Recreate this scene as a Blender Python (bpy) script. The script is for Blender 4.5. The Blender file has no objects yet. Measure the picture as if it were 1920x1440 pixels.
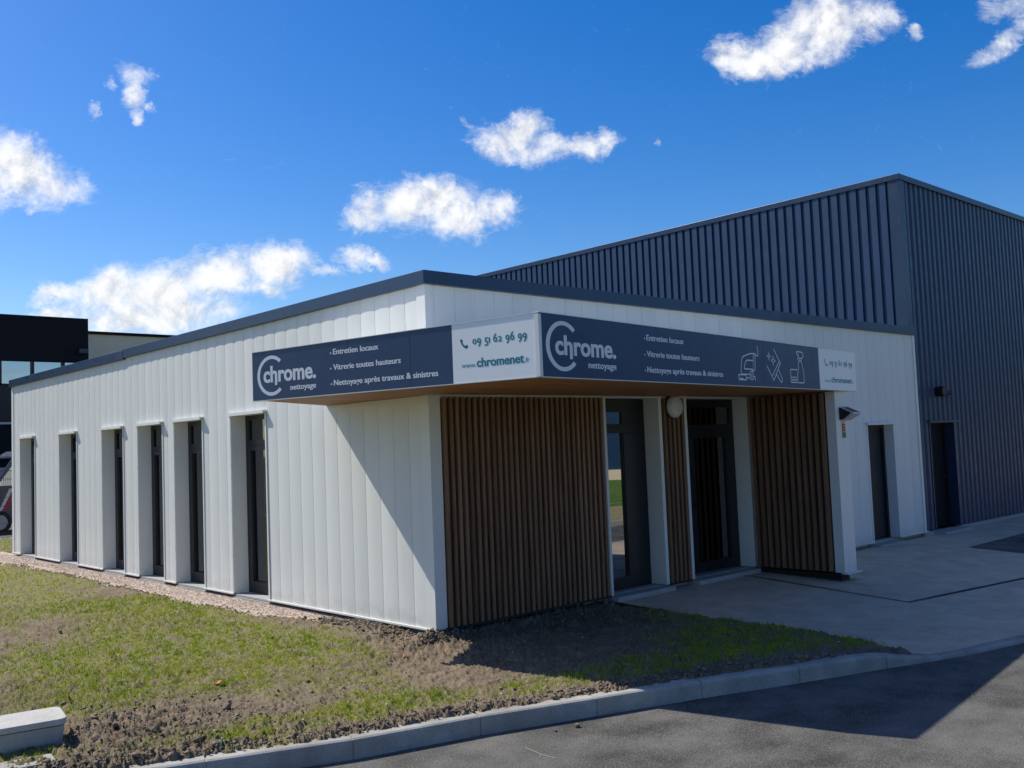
import bpy, math, random
import numpy as np
from mathutils import Vector, Matrix
random.seed(7); rng = np.random.default_rng(11)
S = 1.2                                   # model units -> metres

# ------------------------------------------------------------------ camera, world, sun, exposure
scene = bpy.context.scene
COL = scene.collection
CAMC = (-5.2535, -6.8085, 1.6)
CAMR = ((0.73669, -0.0137446, -0.676091), (-0.675043, -0.0741749, -0.7340402), (-0.0400599, 0.9971505, -0.0639221))
FPX = 1801.78
cam = bpy.data.cameras.new('camera'); camo = bpy.data.objects.new('camera', cam); COL.objects.link(camo)
cam.sensor_width = 36.0; cam.lens = FPX / 1920 * 36.0; cam.clip_start = .05; cam.clip_end = 4000
m4 = Matrix(CAMR).to_4x4(); m4.translation = Vector(CAMC) * S
camo.matrix_world = m4; scene.camera = camo

SUN_FROM = Vector((-.31, .78, 1.0)).normalized()      # towards the sun
SUN_EL = math.asin(SUN_FROM.z); SUN_AZ = math.atan2(SUN_FROM.x, SUN_FROM.y)   # azimuth from +Y towards +X
sl = bpy.data.lights.new('sun', 'SUN'); sl.energy = 5.0; sl.angle = math.radians(.5); sl.color = (1, .94, .82)
so = bpy.data.objects.new('sun', sl); COL.objects.link(so)
so.rotation_euler = (-SUN_FROM).to_track_quat('-Z', 'Y').to_euler(); so.location = (0, 0, 40)
scene.view_settings.view_transform = 'Standard'; scene.view_settings.look = 'None'
scene.view_settings.exposure = 0.16; scene.view_settings.gamma = 1.0
scene.cycles.max_bounces = 8; scene.cycles.transparent_max_bounces = 12
scene.cycles.use_denoising = True

class NT:
    """small helper to write node trees"""
    def __init__(s, tree): s.t = tree; s.n = tree.nodes; s.l = tree.links
    def new(s, typ, **kw):
        n = s.n.new(typ)
        for k, v in kw.items():
            if k.startswith('i_'):
                key = k[2:]; key = int(key) if key.isdigit() else key.replace('_', ' ')
                s.put(n.inputs[key], v)
            else: setattr(n, k, v)
        return n
    def put(s, sock, v):
        if isinstance(v, bpy.types.NodeSocket): s.l.new(v, sock)
        elif isinstance(v, bpy.types.Node): s.l.new(v.outputs[0], sock)
        else: sock.default_value = v
    def m(s, op, a, b=0.0, c=0.0, clamp=False):
        n = s.n.new('ShaderNodeMath'); n.operation = op; n.use_clamp = clamp
        s.put(n.inputs[0], a); s.put(n.inputs[1], b)
        if op in ('MULTIPLY_ADD', 'SMOOTH_MAX', 'SMOOTH_MIN', 'WRAP', 'COMPARE'): s.put(n.inputs[2], c)
        return n.outputs[0]
    def vm(s, op, a, b=None):
        n = s.n.new('ShaderNodeVectorMath'); n.operation = op; s.put(n.inputs[0], a)
        if b is not None: s.put(n.inputs[1], b)
        return n.outputs['Value'] if op in ('DOT_PRODUCT', 'LENGTH') else n.outputs[0]
    def rng(s, v, a, b, c=0.0, d=1.0, smooth=False):
        n = s.n.new('ShaderNodeMapRange'); n.clamp = True
        if smooth: n.interpolation_type = 'SMOOTHSTEP'
        s.put(n.inputs[0], v)
        for i, x in enumerate((a, b, c, d)): s.put(n.inputs[i + 1], x)
        return n.outputs[0]
    def noise(s, vec, scale, detail=4.0, rough=.55, dist=0.0):
        n = s.n.new('ShaderNodeTexNoise')
        if vec is not None: s.put(n.inputs['Vector'], vec)
        n.inputs['Scale'].default_value = scale; n.inputs['Detail'].default_value = detail
        n.inputs['Roughness'].default_value = rough; n.inputs['Distortion'].default_value = dist
        return n.outputs[0]
    def mix(s, fac, a, b):
        n = s.n.new('ShaderNodeMix'); n.data_type = 'RGBA'
        s.put(n.inputs[0], fac)
        s.put(n.inputs[6], a if not isinstance(a, tuple) else (a + (1,))[:4])
        s.put(n.inputs[7], b if not isinstance(b, tuple) else (b + (1,))[:4])
        return n.outputs[2]

world = bpy.data.worlds.new('World'); scene.world = world; world.use_nodes = True
def build_world():
    t = NT(world.node_tree); t.n.clear()
    out = t.new('ShaderNodeOutputWorld'); bg = t.new('ShaderNodeBackground')
    sky = t.new('ShaderNodeTexSky'); sky.sky_type = 'NISHITA'; sky.sun_disc = False
    sky.sun_elevation = SUN_EL; sky.sun_rotation = SUN_AZ
    sky.altitude = 0; sky.air_density = 1.0; sky.dust_density = .6; sky.ozone_density = 3.0
    hs = t.new('ShaderNodeHueSaturation'); hs.inputs['Saturation'].default_value = SKY_SAT
    hs.inputs['Hue'].default_value = SKY_HUE; t.put(hs.inputs['Color'], sky.outputs[0])
    gm = t.new('ShaderNodeGamma'); t.put(gm.inputs[0], hs.outputs[0]); gm.inputs[1].default_value = 1.0
    d = t.new('ShaderNodeTexCoord').outputs['Generated']
    R_, U_, F_ = [tuple(m4.to_3x3().col[i]) for i in range(3)]
    F_ = tuple(-x for x in F_)
    den = t.m('MAXIMUM', t.vm('DOT_PRODUCT', d, F_), .05)
    px = t.m('DIVIDE', t.vm('DOT_PRODUCT', d, R_), den); py = t.m('DIVIDE', t.vm('DOT_PRODUCT', d, U_), den)
    comb = t.new('ShaderNodeCombineXYZ', i_X=px, i_Y=py)
    # wispy warp of the lookup position
    n1 = t.new('ShaderNodeTexNoise'); t.put(n1.inputs['Vector'], comb.outputs[0])
    n1.inputs['Scale'].default_value = 22; n1.inputs['Detail'].default_value = 7; n1.inputs['Roughness'].default_value = .68
    off = t.vm('SUBTRACT', n1.outputs['Color'], (.5, .5, .5))
    sc = t.new('ShaderNodeVectorMath', operation='SCALE'); t.put(sc.inputs[0], off); sc.inputs['Scale'].default_value = .042
    p = t.vm('ADD', comb.outputs[0], sc.outputs[0])
    sep = t.new('ShaderNodeSeparateXYZ'); t.put(sep.inputs[0], p)
    X, Y = sep.outputs[0], sep.outputs[1]
    acc = None
    for (cx, cy, rx, ry, rot, w) in CLOUDS:
        x0 = (cx - 960) / FPX; y0 = -(cy - 720) / FPX; a = math.radians(rot); ca, sa = math.cos(a), math.sin(a)
        dx = t.m('SUBTRACT', X, x0); dy = t.m('SUBTRACT', Y, y0)
        u = t.m('MULTIPLY', t.m('MULTIPLY_ADD', dx, ca, t.m('MULTIPLY', dy, sa)), FPX / rx)
        v = t.m('MULTIPLY', t.m('MULTIPLY_ADD', dy, ca, t.m('MULTIPLY', dx, -sa)), FPX / ry)
        q = t.m('MULTIPLY_ADD', u, u, t.m('MULTIPLY', v, v))
        g = t.m('SUBTRACT', w, q)
        acc = g if acc is None else t.m('SMOOTH_MAX', acc, g, .35)
    acc = t.m('MAXIMUM', acc, -1.2)
    n2 = t.noise(comb.outputs[0], 17, 9, .62, .3)
    n3 = t.noise(comb.outputs[0], 60, 8, .7, 1.2)
    dens = t.m('ADD', acc, t.m('MULTIPLY_ADD', n2, 2.9, -1.42))
    dens = t.m('ADD', dens, t.m('MULTIPLY_ADD', n3, 1.3, -.62))
    alpha = t.rng(dens, -.45, 1.25, 0, .96, True)
    wz = t.m('ADD', acc, t.m('MULTIPLY_ADD', t.noise(t.vm('MULTIPLY', comb.outputs[0], (1.0, 1.9, 1.0)), 34, 9, .74, 1.6), 4.2, -1.85))
    alpha = t.m('MAXIMUM', alpha, t.rng(wz, -.55, 1.1, 0, .42, True))
    # relief: difference of noise along the direction to the sun, plus greyer bases where thick
    mp = t.new('ShaderNodeVectorMath', operation='ADD'); t.put(mp.inputs[0], comb.outputs[0]); mp.inputs[1].default_value = (-.006, .010, 0)
    n2b = t.noise(mp.outputs[0], 17, 9, .62, .3)
    rel = t.m('SUBTRACT', n2, n2b)
    n4 = t.noise(comb.outputs[0], 9, 3, .5)
    thick = t.rng(dens, .8, 1.9)
    lum = t.m('MULTIPLY_ADD', rel, 1.5, .96)
    lum = t.m('SUBTRACT', lum, t.m('MULTIPLY', thick, t.rng(n4, .45, .65, 0, .24)))
    lum = t.m('MINIMUM', t.m('MAXIMUM', lum, .52), 1.02)
    tint = t.mix(t.rng(lum, .55, .95), (.70, .80, 1.0), (1.0, 1.0, 1.0))
    cl = t.new('ShaderNodeVectorMath', operation='SCALE'); t.put(cl.inputs[0], tint); t.put(cl.inputs['Scale'], t.m('MULTIPLY', lum, CLOUD_GAIN / SKY_STR))
    # clouds added over the unseen rest of the dome as neutral fill light
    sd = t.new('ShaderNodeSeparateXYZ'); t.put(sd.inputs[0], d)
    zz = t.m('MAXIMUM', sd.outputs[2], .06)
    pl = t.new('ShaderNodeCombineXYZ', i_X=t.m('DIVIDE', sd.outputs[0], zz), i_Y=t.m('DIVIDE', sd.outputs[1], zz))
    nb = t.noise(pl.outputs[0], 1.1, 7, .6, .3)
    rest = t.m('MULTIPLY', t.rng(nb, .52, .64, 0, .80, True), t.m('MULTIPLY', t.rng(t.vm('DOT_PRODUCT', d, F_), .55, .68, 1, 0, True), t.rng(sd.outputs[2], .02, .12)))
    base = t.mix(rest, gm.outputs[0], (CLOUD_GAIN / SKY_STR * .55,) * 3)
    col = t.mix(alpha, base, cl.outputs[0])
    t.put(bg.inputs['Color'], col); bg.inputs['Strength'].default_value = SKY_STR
    t.l.new(bg.outputs[0], out.inputs[0])
SKY_STR = .124; SKY_SAT = 1.47; SKY_HUE = .511; CLOUD_GAIN = .92
# cloud lumps as directions on the sky: centre, half axes, turn, weight
CLOUDS = [(-10, 318, 60, 75, 0, 1), (50, 325, 75, 55, -20, 1), (110, 350, 55, 32, -15, .9), (152, 342, 18, 26, 0, .6), (58, 392, 18, 10, 0, .3), (2, 392, 14, 10, 0, .3),
          (258, 140, 40, 22, -20, .45), (256, 175, 24, 34, 10, .6), (262, 212, 18, 20, 20, .45), (178, 210, 16, 10, 30, .35), (208, 158, 10, 18, 0, .25), (283, 195, 12, 14, 0, .3),
          (118, 552, 58, 24, 8, .9), (205, 545, 75, 42, 20, 1), (300, 545, 95, 50, 10, 1.05), (405, 515, 85, 45, 10, 1.05), (505, 495, 60, 40, 0, 1), (540, 480, 52, 30, 0, 1), (495, 540, 45, 16, -12, .8), (600, 503, 42, 14, -8, .6), (330, 590, 110, 45, 0, 1.05), (240, 600, 120, 35, 5, 1), (120, 590, 70, 18, 5, .8), (420, 585, 40, 22, -15, .7),
          (665, 482, 34, 22, -10, .75), (700, 493, 36, 12, -8, .5),
          (690, 395, 42, 42, 20, .95), (752, 385, 62, 44, 0, 1), (825, 375, 62, 46, 0, 1), (862, 405, 52, 40, 0, .95), (925, 395, 48, 34, -10, .75), (665, 415, 26, 16, 0, .4),
          (955, 268, 62, 38, -10, 1), (992, 243, 42, 28, 0, .9), (1022, 280, 52, 28, 0, .85), (1095, 275, 60, 22, 8, .65), (1138, 262, 30, 24, 30, .55), (876, 234, 18, 9, -15, .2), (1226, 262, 12, 10, 30, .2),
          (1375, 108, 48, 36, 0, .85), (1425, 120, 55, 36, 0, .95), (1480, 88, 62, 46, 20, 1), (1545, 48, 75, 58, 15, 1.05), (1620, 30, 62, 40, 0, .85), (1500, 8, 25, 30, 0, .5), (1715, 55, 20, 13, -20, .35), (1660, 22, 30, 15, 0, .3),
          (1850, 108, 42, 20, 30, .6), (1885, 78, 40, 20, 35, .65), (1925, 50, 40, 24, 20, .7), (1865, 12, 32, 28, 0, .5), (1915, 8, 50, 26, 0, .7)]
build_world()

# ------------------------------------------------------------------ materials
def mat(name): 
    m = bpy.data.materials.new(name); m.use_nodes = True; t = NT(m.node_tree)
    b = t.n['Principled BSDF']; return m, t, b
def coords(t, scale=(1, 1, 1)):
    g = t.new('ShaderNodeNewGeometry')
    mp = t.new('ShaderNodeMapping'); t.put(mp.inputs['Vector'], g.outputs['Position']); mp.inputs['Scale'].default_value = scale
    return mp.outputs[0]
def bump(t, b, h, strength, dist):
    n = t.new('ShaderNodeBump'); t.put(n.inputs['Height'], h); n.inputs['Strength'].default_value = strength; n.inputs['Distance'].default_value = dist
    t.l.new(n.outputs[0], b.inputs['Normal'])
def paint(name, col, rough=.45, var=.06, spec=.5, streak=0.0, metallic=0.0, dirt=0.0, panel=False):
    m, t, b = mat(name)
    v = coords(t)
    n = t.noise(v, 1.7, 5, .6)
    f = t.rng(n, .3, .7, 1 - var, 1 + var)
    if streak:
        n2 = t.noise(coords(t, (9, 9, .5)), 1.0, 4, .6)
        f = t.m('MULTIPLY', f, t.rng(n2, .3, .75, 1 + streak * .3, 1 - streak))
    if panel:
        g2 = t.new('ShaderNodeNewGeometry'); s2 = t.new('ShaderNodeSeparateXYZ'); t.put(s2.inputs[0], g2.outputs['Position'])
        ix = t.m('FLOOR', t.m('DIVIDE', t.m('ADD', t.m('ADD', s2.outputs[0], s2.outputs[1]), -.084), .2916))
        wn = t.new('ShaderNodeTexWhiteNoise'); wn.noise_dimensions = '1D'; t.put(wn.inputs['W'], ix)
        f = t.m('MULTIPLY', f, t.rng(wn.outputs[0], 0, 1, .965, 1.03))
    if dirt:
        g = t.new('ShaderNodeNewGeometry'); sp = t.new('ShaderNodeSeparateXYZ'); t.put(sp.inputs[0], g.outputs['Position'])
        nz = t.m('ADD', sp.outputs[2], t.m('MULTIPLY_ADD', t.noise(v, 9, 6, .7), .5, -.25))
        splash = t.rng(nz, -.08, .20, 1, 0)
    c = t.new('ShaderNodeVectorMath', operation='SCALE'); c.inputs[0].default_value = col; t.put(c.inputs['Scale'], f)
    colr = c.outputs[0]
    if dirt: colr = t.mix(t.m('MULTIPLY', splash, dirt), colr, (.30, .24, .18))
    t.put(b.inputs['Base Color'], colr)
    b.inputs['Metallic'].default_value = metallic
    b.inputs['Specular IOR Level'].default_value = spec
    t.put(b.inputs['Roughness'], t.rng(t.noise(v, 6, 4, .6), .3, .7, rough - .06, rough + .08))
    return m
M = {}
M['white'] = paint('white_cladding', (.70, .715, .695), .42, .02, .4, .03, dirt=.4, panel=True)
M['white_trim'] = paint('white_trim', (.73, .74, .72), .4, .02, .4, .03, dirt=.25)
M['anthracite'] = paint('anthracite_steel', (.014, .036, .082), .34, .08, .5, .05)
M['warehouse'] = paint('warehouse_cladding', (.012, .042, .105), .40, .08, .5, .06)
M['frame'] = paint('dark_frame', (.007, .009, .014), .4, .1)
M['concrete'] = None
def rocky(name, c1, c2, s1=8, s2=90, rough=.9, bstr=.5, bd=.004, speck=None, c3=None, lo=.36, hi=.66, swath=0):
    m, t, b = mat(name); v = coords(t)
    a = t.noise(v, s1, 6, .6); n = t.noise(v, s2, 4, .7)
    col = t.mix(t.rng(t.m('MULTIPLY_ADD', n, .6, t.m('MULTIPLY', a, .4)), lo, hi), c1, c2)
    if swath:
        mp = t.new('ShaderNodeMapping'); t.put(mp.inputs['Vector'], v); mp.inputs['Rotation'].default_value = (0, 0, math.radians(18)); mp.inputs['Scale'].default_value = (.45, 2.6, 1)
        sc_ = t.new('ShaderNodeVectorMath', operation='SCALE'); t.put(sc_.inputs[0], col); t.put(sc_.inputs['Scale'], t.rng(t.noise(mp.outputs[0], 1.3, 6, .65, .5), .32, .68, 1 - swath, 1 + swath)); col = sc_.outputs[0]
    if c3 is not None:
        col = t.mix(t.m('MULTIPLY', t.rng(t.noise(v, s1 * .18, 4, .6), .45, .68), .6), col, c3)
    if speck is not None:
        vo = t.new('ShaderNodeTexVoronoi'); t.put(vo.inputs['Vector'], v); vo.inputs['Scale'].default_value = speck[0]
        sep = t.new('ShaderNodeSeparateColor'); t.put(sep.inputs[0], vo.outputs['Color'])
        f = t.m('MULTIPLY', t.rng(sep.outputs[0], speck[2], speck[2] + .05), t.rng(vo.outputs['Distance'], .25, .45, 1, 0))
        col = t.mix(f, col, speck[1])
    t.put(b.inputs['Base Color'], col); b.inputs['Roughness'].default_value = rough; b.inputs['Specular IOR Level'].default_value = .25
    bump(t, b, t.m('ADD', n, t.m('MULTIPLY', a, .4)), bstr, bd)
    return m
M['concrete'] = rocky('concrete', (.30, .30, .295), (.42, .42, .41), 5, 70, .85, .4, .003)
M['kerb'] = rocky('kerb_concrete', (.24, .235, .22), (.44, .43, .40), 5, 110, .85, .6, .004, None, (.20, .18, .155), .38, .62)
M['asphalt'] = rocky('asphalt', (.040, .039, .037), (.155, .150, .138), 2.2, 75, .82, 1.0, .010, (110, (.26, .25, .23), .88), (.165, .16, .15), .41, .60, .16)
M['paving'] = rocky('paving', (.39, .31, .23), (.66, .54, .41), 3, 90, .88, .8, .004, (120, (.20, .17, .14), .82), None, .38, .62)
M['gravel'] = rocky('gravel', (.30, .235, .195), (.55, .45, .385), 6, 60, .9, .9, .010, (75, (.66, .58, .52), .7))
M['dryverge'] = rocky('dry_verge', (.22, .19, .09), (.42, .35, .20), 3, 30, .95, .5, .02)
M['green'] = rocky('green_verge', (.03, .08, .01), (.17, .27, .05), .8, 3, .9, .5, .03)
M['ground'] = rocky('far_ground', (.10, .12, .05), (.18, .16, .10), 1, 20, .95, .3, .01)
M['lid'] = rocky('lid_concrete', (.36, .355, .33), (.52, .51, .48), 7, 60, .85, .3, .002)
def wood(name, ca, cb, along=2, rough=.6):
    m, t, b = mat(name)
    sc = [14, 14, 14]; sc[along] = .9
    v = coords(t, tuple(sc)); a = t.noise(v, 1.6, 6, .65, .4)
    oi = coords(t, tuple(1.0 if i != along else .0 for i in range(3)))
    pl = t.noise(oi, 9.0, 2, .5)
    f = t.m('ADD', t.m('MULTIPLY', a, .6), t.m('MULTIPLY', pl, .5))
    t.put(b.inputs['Base Color'], t.mix(t.rng(f, .38, .70), ca, cb)); b.inputs['Roughness'].default_value = rough
    b.inputs['Specular IOR Level'].default_value = .3
    bump(t, b, a, .3, .002)
    return m
M['wood'] = wood('wood_slats', (.105, .056, .034), (.29, .168, .102))
M['soffit'] = wood('soffit_planks', (.26, .115, .045), (.50, .25, .115), 0)
M['batten'] = paint('dark_backing', (.018, .016, .015), .8, .2)
def soil():
    m, t, b = mat('soil'); v = coords(t)
    at = t.new('ShaderNodeAttribute'); at.attribute_name = 'grass'; 
    n = t.noise(v, 55, 5, .7); a = t.noise(v, 5, 5, .6)
    c = t.mix(t.rng(t.m('MULTIPLY_ADD', n, .6, t.m('MULTIPLY', a, .4)), .35, .68), (.082, .062, .043), (.285, .23, .165))
    g = t.mix(n, (.13, .16, .02), (.25, .27, .05))
    t.put(b.inputs['Base Color'], t.mix(t.m('MULTIPLY', at.outputs['Fac'], .62), c, g)); b.inputs['Roughness'].default_value = .95
    b.inputs['Specular IOR Level'].default_value = .15
    bump(t, b, n, .8, .012)
    return m
M['soil'] = soil()
def clod():
    m, t, b = mat('clod'); v = coords(t)
    n = t.noise(v, 30, 5, .7); c = t.mix(t.rng(n, .35, .65), (.08, .060, .042), (.26, .21, .155))
    t.put(b.inputs['Base Color'], c); b.inputs['Roughness'].default_value = .95; bump(t, b, n, .8, .01); return m
M['clod'] = clod()
def grassm():
    m, t, b = mat('grass'); v = coords(t)
    n = t.noise(v, 3, 4, .6); n2 = t.noise(v, 60, 2, .5)
    c = t.mix(t.rng(n, .35, .65), (.16, .26, .008), (.38, .43, .020))
    c = t.mix(t.rng(n2, .58, .75), c, (.36, .33, .13))
    t.put(b.inputs['Base Color'], c); b.inputs['Roughness'].default_value = .6
    b.inputs['Specular IOR Level'].default_value = .2
    out = t.n['Material Output']; tr = t.new('ShaderNodeBsdfTranslucent'); t.put(tr.inputs[0], c)
    ms = t.new('ShaderNodeMixShader', i_Fac=.35); t.l.new(b.outputs[0], ms.inputs[1]); t.l.new(tr.outputs[0], ms.inputs[2]); t.l.new(ms.outputs[0], out.inputs[0])
    return m
M['grass'] = grassm()
def flat(name, col, rough=.5, spec=.4, var=.04):
    return paint(name, col, rough, var, spec)
M['navy'] = flat('sign_navy', (.009, .036, .105), .35, .5)
M['signwhite'] = flat('sign_white', (.80, .82, .84), .35, .5, .02)
M['letters'] = flat('sign_letters', (.72, .74, .80), .4, .4, .02)
M['teal'] = flat('sign_teal', (.001, .19, .24), .4)
M['teal_light'] = flat('sign_light_teal', (.16, .36, .46), .4)
M['opal'] = flat('opal_glass', (.62, .64, .68), .35)
M['black'] = flat('black_plastic', (.012, .012, .014), .45)
M['silver'] = flat('silver_plastic', (.50, .50, .52), .35)
M['red'] = flat('red_vinyl', (.45, .03, .04), .4)
M['vanpaint'] = flat('van_paint', (.030, .045, .085), .25, .6)
M['tyre'] = flat('tyre_rubber', (.015, .015, .016), .8)
M['beige'] = paint('beige_render', (.80, .66, .46), .8, .05)
M['black_clad'] = paint('black_cladding', (.010, .010, .014), .7, .1, .2)
M['orange'] = flat('dry_leaf', (.45, .16, .06), .7)
M['leafgreen'] = flat('weed_leaf', (.06, .16, .05), .6)
M['interior'] = flat('interior_plaster', (.45, .44, .42), .8)
M['curtain'] = flat('curtain_fabric', (.55, .55, .53), .85)
M['solar'] = flat('solar_cell', (.01, .015, .05), .15, .7)
M['sticker_red'] = flat('sticker_red', (.50, .09, .05), .5)
M['sticker_green'] = flat('sticker_green', (.06, .20, .06), .5)
M['sticker_cream'] = flat('sticker_cream', (.50, .48, .30), .5)
def glass(name, tint, refl, base=(.01, .012, .016)):
    m, t, b = mat(name); out = t.n['Material Output']; t.n.remove(b)
    fr = t.new('ShaderNodeLayerWeight'); fr.inputs[0].default_value = .35
    gl = t.new('ShaderNodeBsdfGlossy'); gl.inputs['Roughness'].default_value = .004; gl.inputs['Color'].default_value = (.92, .95, 1, 1)
    tr = t.new('ShaderNodeBsdfTransparent'); tr.inputs[0].default_value = tint + (1,)
    nv = t.noise(coords(t), .9, 2, .5); bp = t.new('ShaderNodeBump'); t.put(bp.inputs['Height'], nv); bp.inputs['Strength'].default_value = .05; bp.inputs['Distance'].default_value = .01
    t.l.new(bp.outputs[0], gl.inputs['Normal'])
    ms = t.new('ShaderNodeMixShader'); t.put(ms.inputs[0], t.rng(fr.outputs['Fresnel'], 0, 1, refl, 1.0))
    t.l.new(tr.outputs[0], ms.inputs[1]); t.l.new(gl.outputs[0], ms.inputs[2]); t.l.new(ms.outputs[0], out.inputs[0])
    return m
M['glass'] = glass('window_glass', (.35, .38, .42), .10)
M['doorglass'] = glass('door_glass', (.22, .25, .30), .30)
M['farglass'] = glass('far_window_glass', (.03, .06, .06), .42)

# ------------------------------------------------------------------ mesh helpers (all numbers in model units)
class MB:
    def __init__(s): s.v = []; s.f = []; s.mi = []; s.mats = []; s.cur = 0
    def use(s, m):
        if m not in s.mats: s.mats.append(m)
        s.cur = s.mats.index(m); return s
    def poly(s, pts):
        i = len(s.v); s.v += [tuple(p) for p in pts]; s.f.append(tuple(range(i, i + len(pts)))); s.mi.append(s.cur)
    def quadgrid(s, rows):
        i = len(s.v); n = len(rows[0])
        for r in rows: s.v += [tuple(p) for p in r]
        for a in range(len(rows) - 1):
            for b in range(n - 1):
                k = i + a * n + b; s.f.append((k, k + 1, k + n + 1, k + n)); s.mi.append(s.cur)
    def box(s, a, b):
        x0, y0, z0 = [min(p, q) for p, q in zip(a, b)]; x1, y1, z1 = [max(p, q) for p, q in zip(a, b)]
        i = len(s.v)
        s.v += [(x0, y0, z0), (x1, y0, z0), (x1, y1, z0), (x0, y1, z0), (x0, y0, z1), (x1, y0, z1), (x1, y1, z1), (x0, y1, z1)]
        for q in ((0, 3, 2, 1), (4, 5, 6, 7), (0, 1, 5, 4), (1, 2, 6, 5), (2, 3, 7, 6), (3, 0, 4, 7)):
            s.f.append(tuple(i + k for k in q)); s.mi.append(s.cur)
        return s
    def prism(s, poly, z0, z1):
        """poly: list of (x,y) counter-clockwise; z0/z1 numbers or per-vertex lists"""
        n = len(poly); i = len(s.v)
        zz0 = z0 if isinstance(z0, (list, tuple)) else [z0] * n; zz1 = z1 if isinstance(z1, (list, tuple)) else [z1] * n
        s.v += [(p[0], p[1], z) for p, z in zip(poly, zz0)] + [(p[0], p[1], z) for p, z in zip(poly, zz1)]
        s.f.append(tuple(i + k for k in reversed(range(n)))); s.mi.append(s.cur)
        s.f.append(tuple(i + n + k for k in range(n))); s.mi.append(s.cur)
        for k in range(n):
            j = (k + 1) % n; s.f.append((i + k, i + j, i + n + j, i + n + k)); s.mi.append(s.cur)
        return s
    def tube(s, p0, p1, r, n=10, r2=None, caps=True):
        p0 = Vector(p0); p1 = Vector(p1); d = (p1 - p0).normalized(); r2 = r if r2 is None else r2
        a = d.orthogonal().normalized(); b = d.cross(a); i = len(s.v)
        for p, rr in ((p0, r), (p1, r2)):
            for k in range(n):
                t = 2 * math.pi * k / n; s.v.append(tuple(p + a * (rr * math.cos(t)) + b * (rr * math.sin(t))))
        for k in range(n):
            j = (k + 1) % n; s.f.append((i + k, i + j, i + n + j, i + n + k)); s.mi.append(s.cur)
        if caps:
            s.f.append(tuple(i + k for k in reversed(range(n)))); s.mi.append(s.cur)
            s.f.append(tuple(i + n + k for k in range(n))); s.mi.append(s.cur)
        return s
    def build(s, name, m=None, parent=None, smooth=False, bevel=0, origin=None):
        me = bpy.data.meshes.new(name)
        o0 = Vector((0, 0, 0))
        root = parent
        base = Vector(root['_o']) if root is not None else (Vector(origin) if origin else Vector((0, 0, 0)))
        me.from_pydata([tuple((Vector(p) - base) * S) for p in s.v], [], s.f)
        ms = s.mats if s.mats else [m]
        for q in ms: me.materials.append(q)
        if s.mats: me.polygons.foreach_set('material_index', s.mi)
        if smooth: me.polygons.foreach_set('use_smooth', [True] * len(me.polygons))
        me.update()
        o = bpy.data.objects.new(name, me); COL.objects.link(o)
        if root is not None: o.parent = root
        else: o.location = base * S
        o['_o'] = tuple(base)
        if bevel:
            b = o.modifiers.new('bevel', 'BEVEL'); b.width = bevel * S; b.segments = 2; b.limit_method = 'ANGLE'
        return o
def thing(name, label, cat, loc=(0, 0, 0), group=None):
    o = bpy.data.objects.new(name, None); COL.objects.link(o); o.location = Vector(loc) * S; o.empty_display_size = .2
    o['_o'] = tuple(loc); o['label'] = label; o['category'] = cat
    if group: o['group'] = group
    return o
def tag(o, label, cat, group=None):
    o['label'] = label; o['category'] = cat
    if group: o['group'] = group
    return o
def struct(o): o['kind'] = 'structure'; return o
def stuff(o, label=None, cat=None):
    o['kind'] = 'stuff'
    if label: o['label'] = label; o['category'] = cat
    return o
def np_mesh(name, V, F, m, smooth=False, attr=None):
    me = bpy.data.meshes.new(name); k = F.shape[1]
    me.vertices.add(len(V)); me.vertices.foreach_set('co', (V * S).astype(np.float32).ravel())
    me.loops.add(F.size); me.loops.foreach_set('vertex_index', F.astype(np.int32).ravel())
    me.polygons.add(len(F)); me.polygons.foreach_set('loop_start', np.arange(0, F.size, k, dtype=np.int32))
    me.polygons.foreach_set('loop_total', np.full(len(F), k, dtype=np.int32))
    if smooth: me.polygons.foreach_set('use_smooth', np.ones(len(F), dtype=bool))
    if attr is not None:
        a = me.attributes.new(attr[0], 'FLOAT', 'POINT'); a.data.foreach_set('value', attr[1].astype(np.float32))
    me.update(calc_edges=True); me.materials.append(m)
    o = bpy.data.objects.new(name, me); COL.objects.link(o); return o

# numpy gradient noise
_perm = rng.permutation(256); _perm = np.concatenate([_perm, _perm]); _ang = rng.random(256) * 2 * np.pi
_gx, _gy = np.cos(_ang), np.sin(_ang)
def pnoise(x, y):
    xi = np.floor(x).astype(int); yi = np.floor(y).astype(int); xf = x - xi; yf = y - yi
    u = xf * xf * xf * (xf * (xf * 6 - 15) + 10); v = yf * yf * yf * (yf * (yf * 6 - 15) + 10)
    def g(ix, iy, dx, dy):
        h = _perm[(_perm[ix & 255] + iy) & 255]; return _gx[h] * dx + _gy[h] * dy
    a = g(xi, yi, xf, yf); b = g(xi + 1, yi, xf - 1, yf); c = g(xi, yi + 1, xf, yf - 1); d = g(xi + 1, yi + 1, xf - 1, yf - 1)
    return ((a + u * (b - a)) * (1 - v) + (c + u * (d - c)) * v) * 1.5
def fbm(x, y, f, o=4, g=.5):
    s = 0; a = 1
    for i in range(o): s = s + a * pnoise(x * f + 17.3 * i, y * f - 9.1 * i); f *= 2.03; a *= g
    return s

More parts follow.
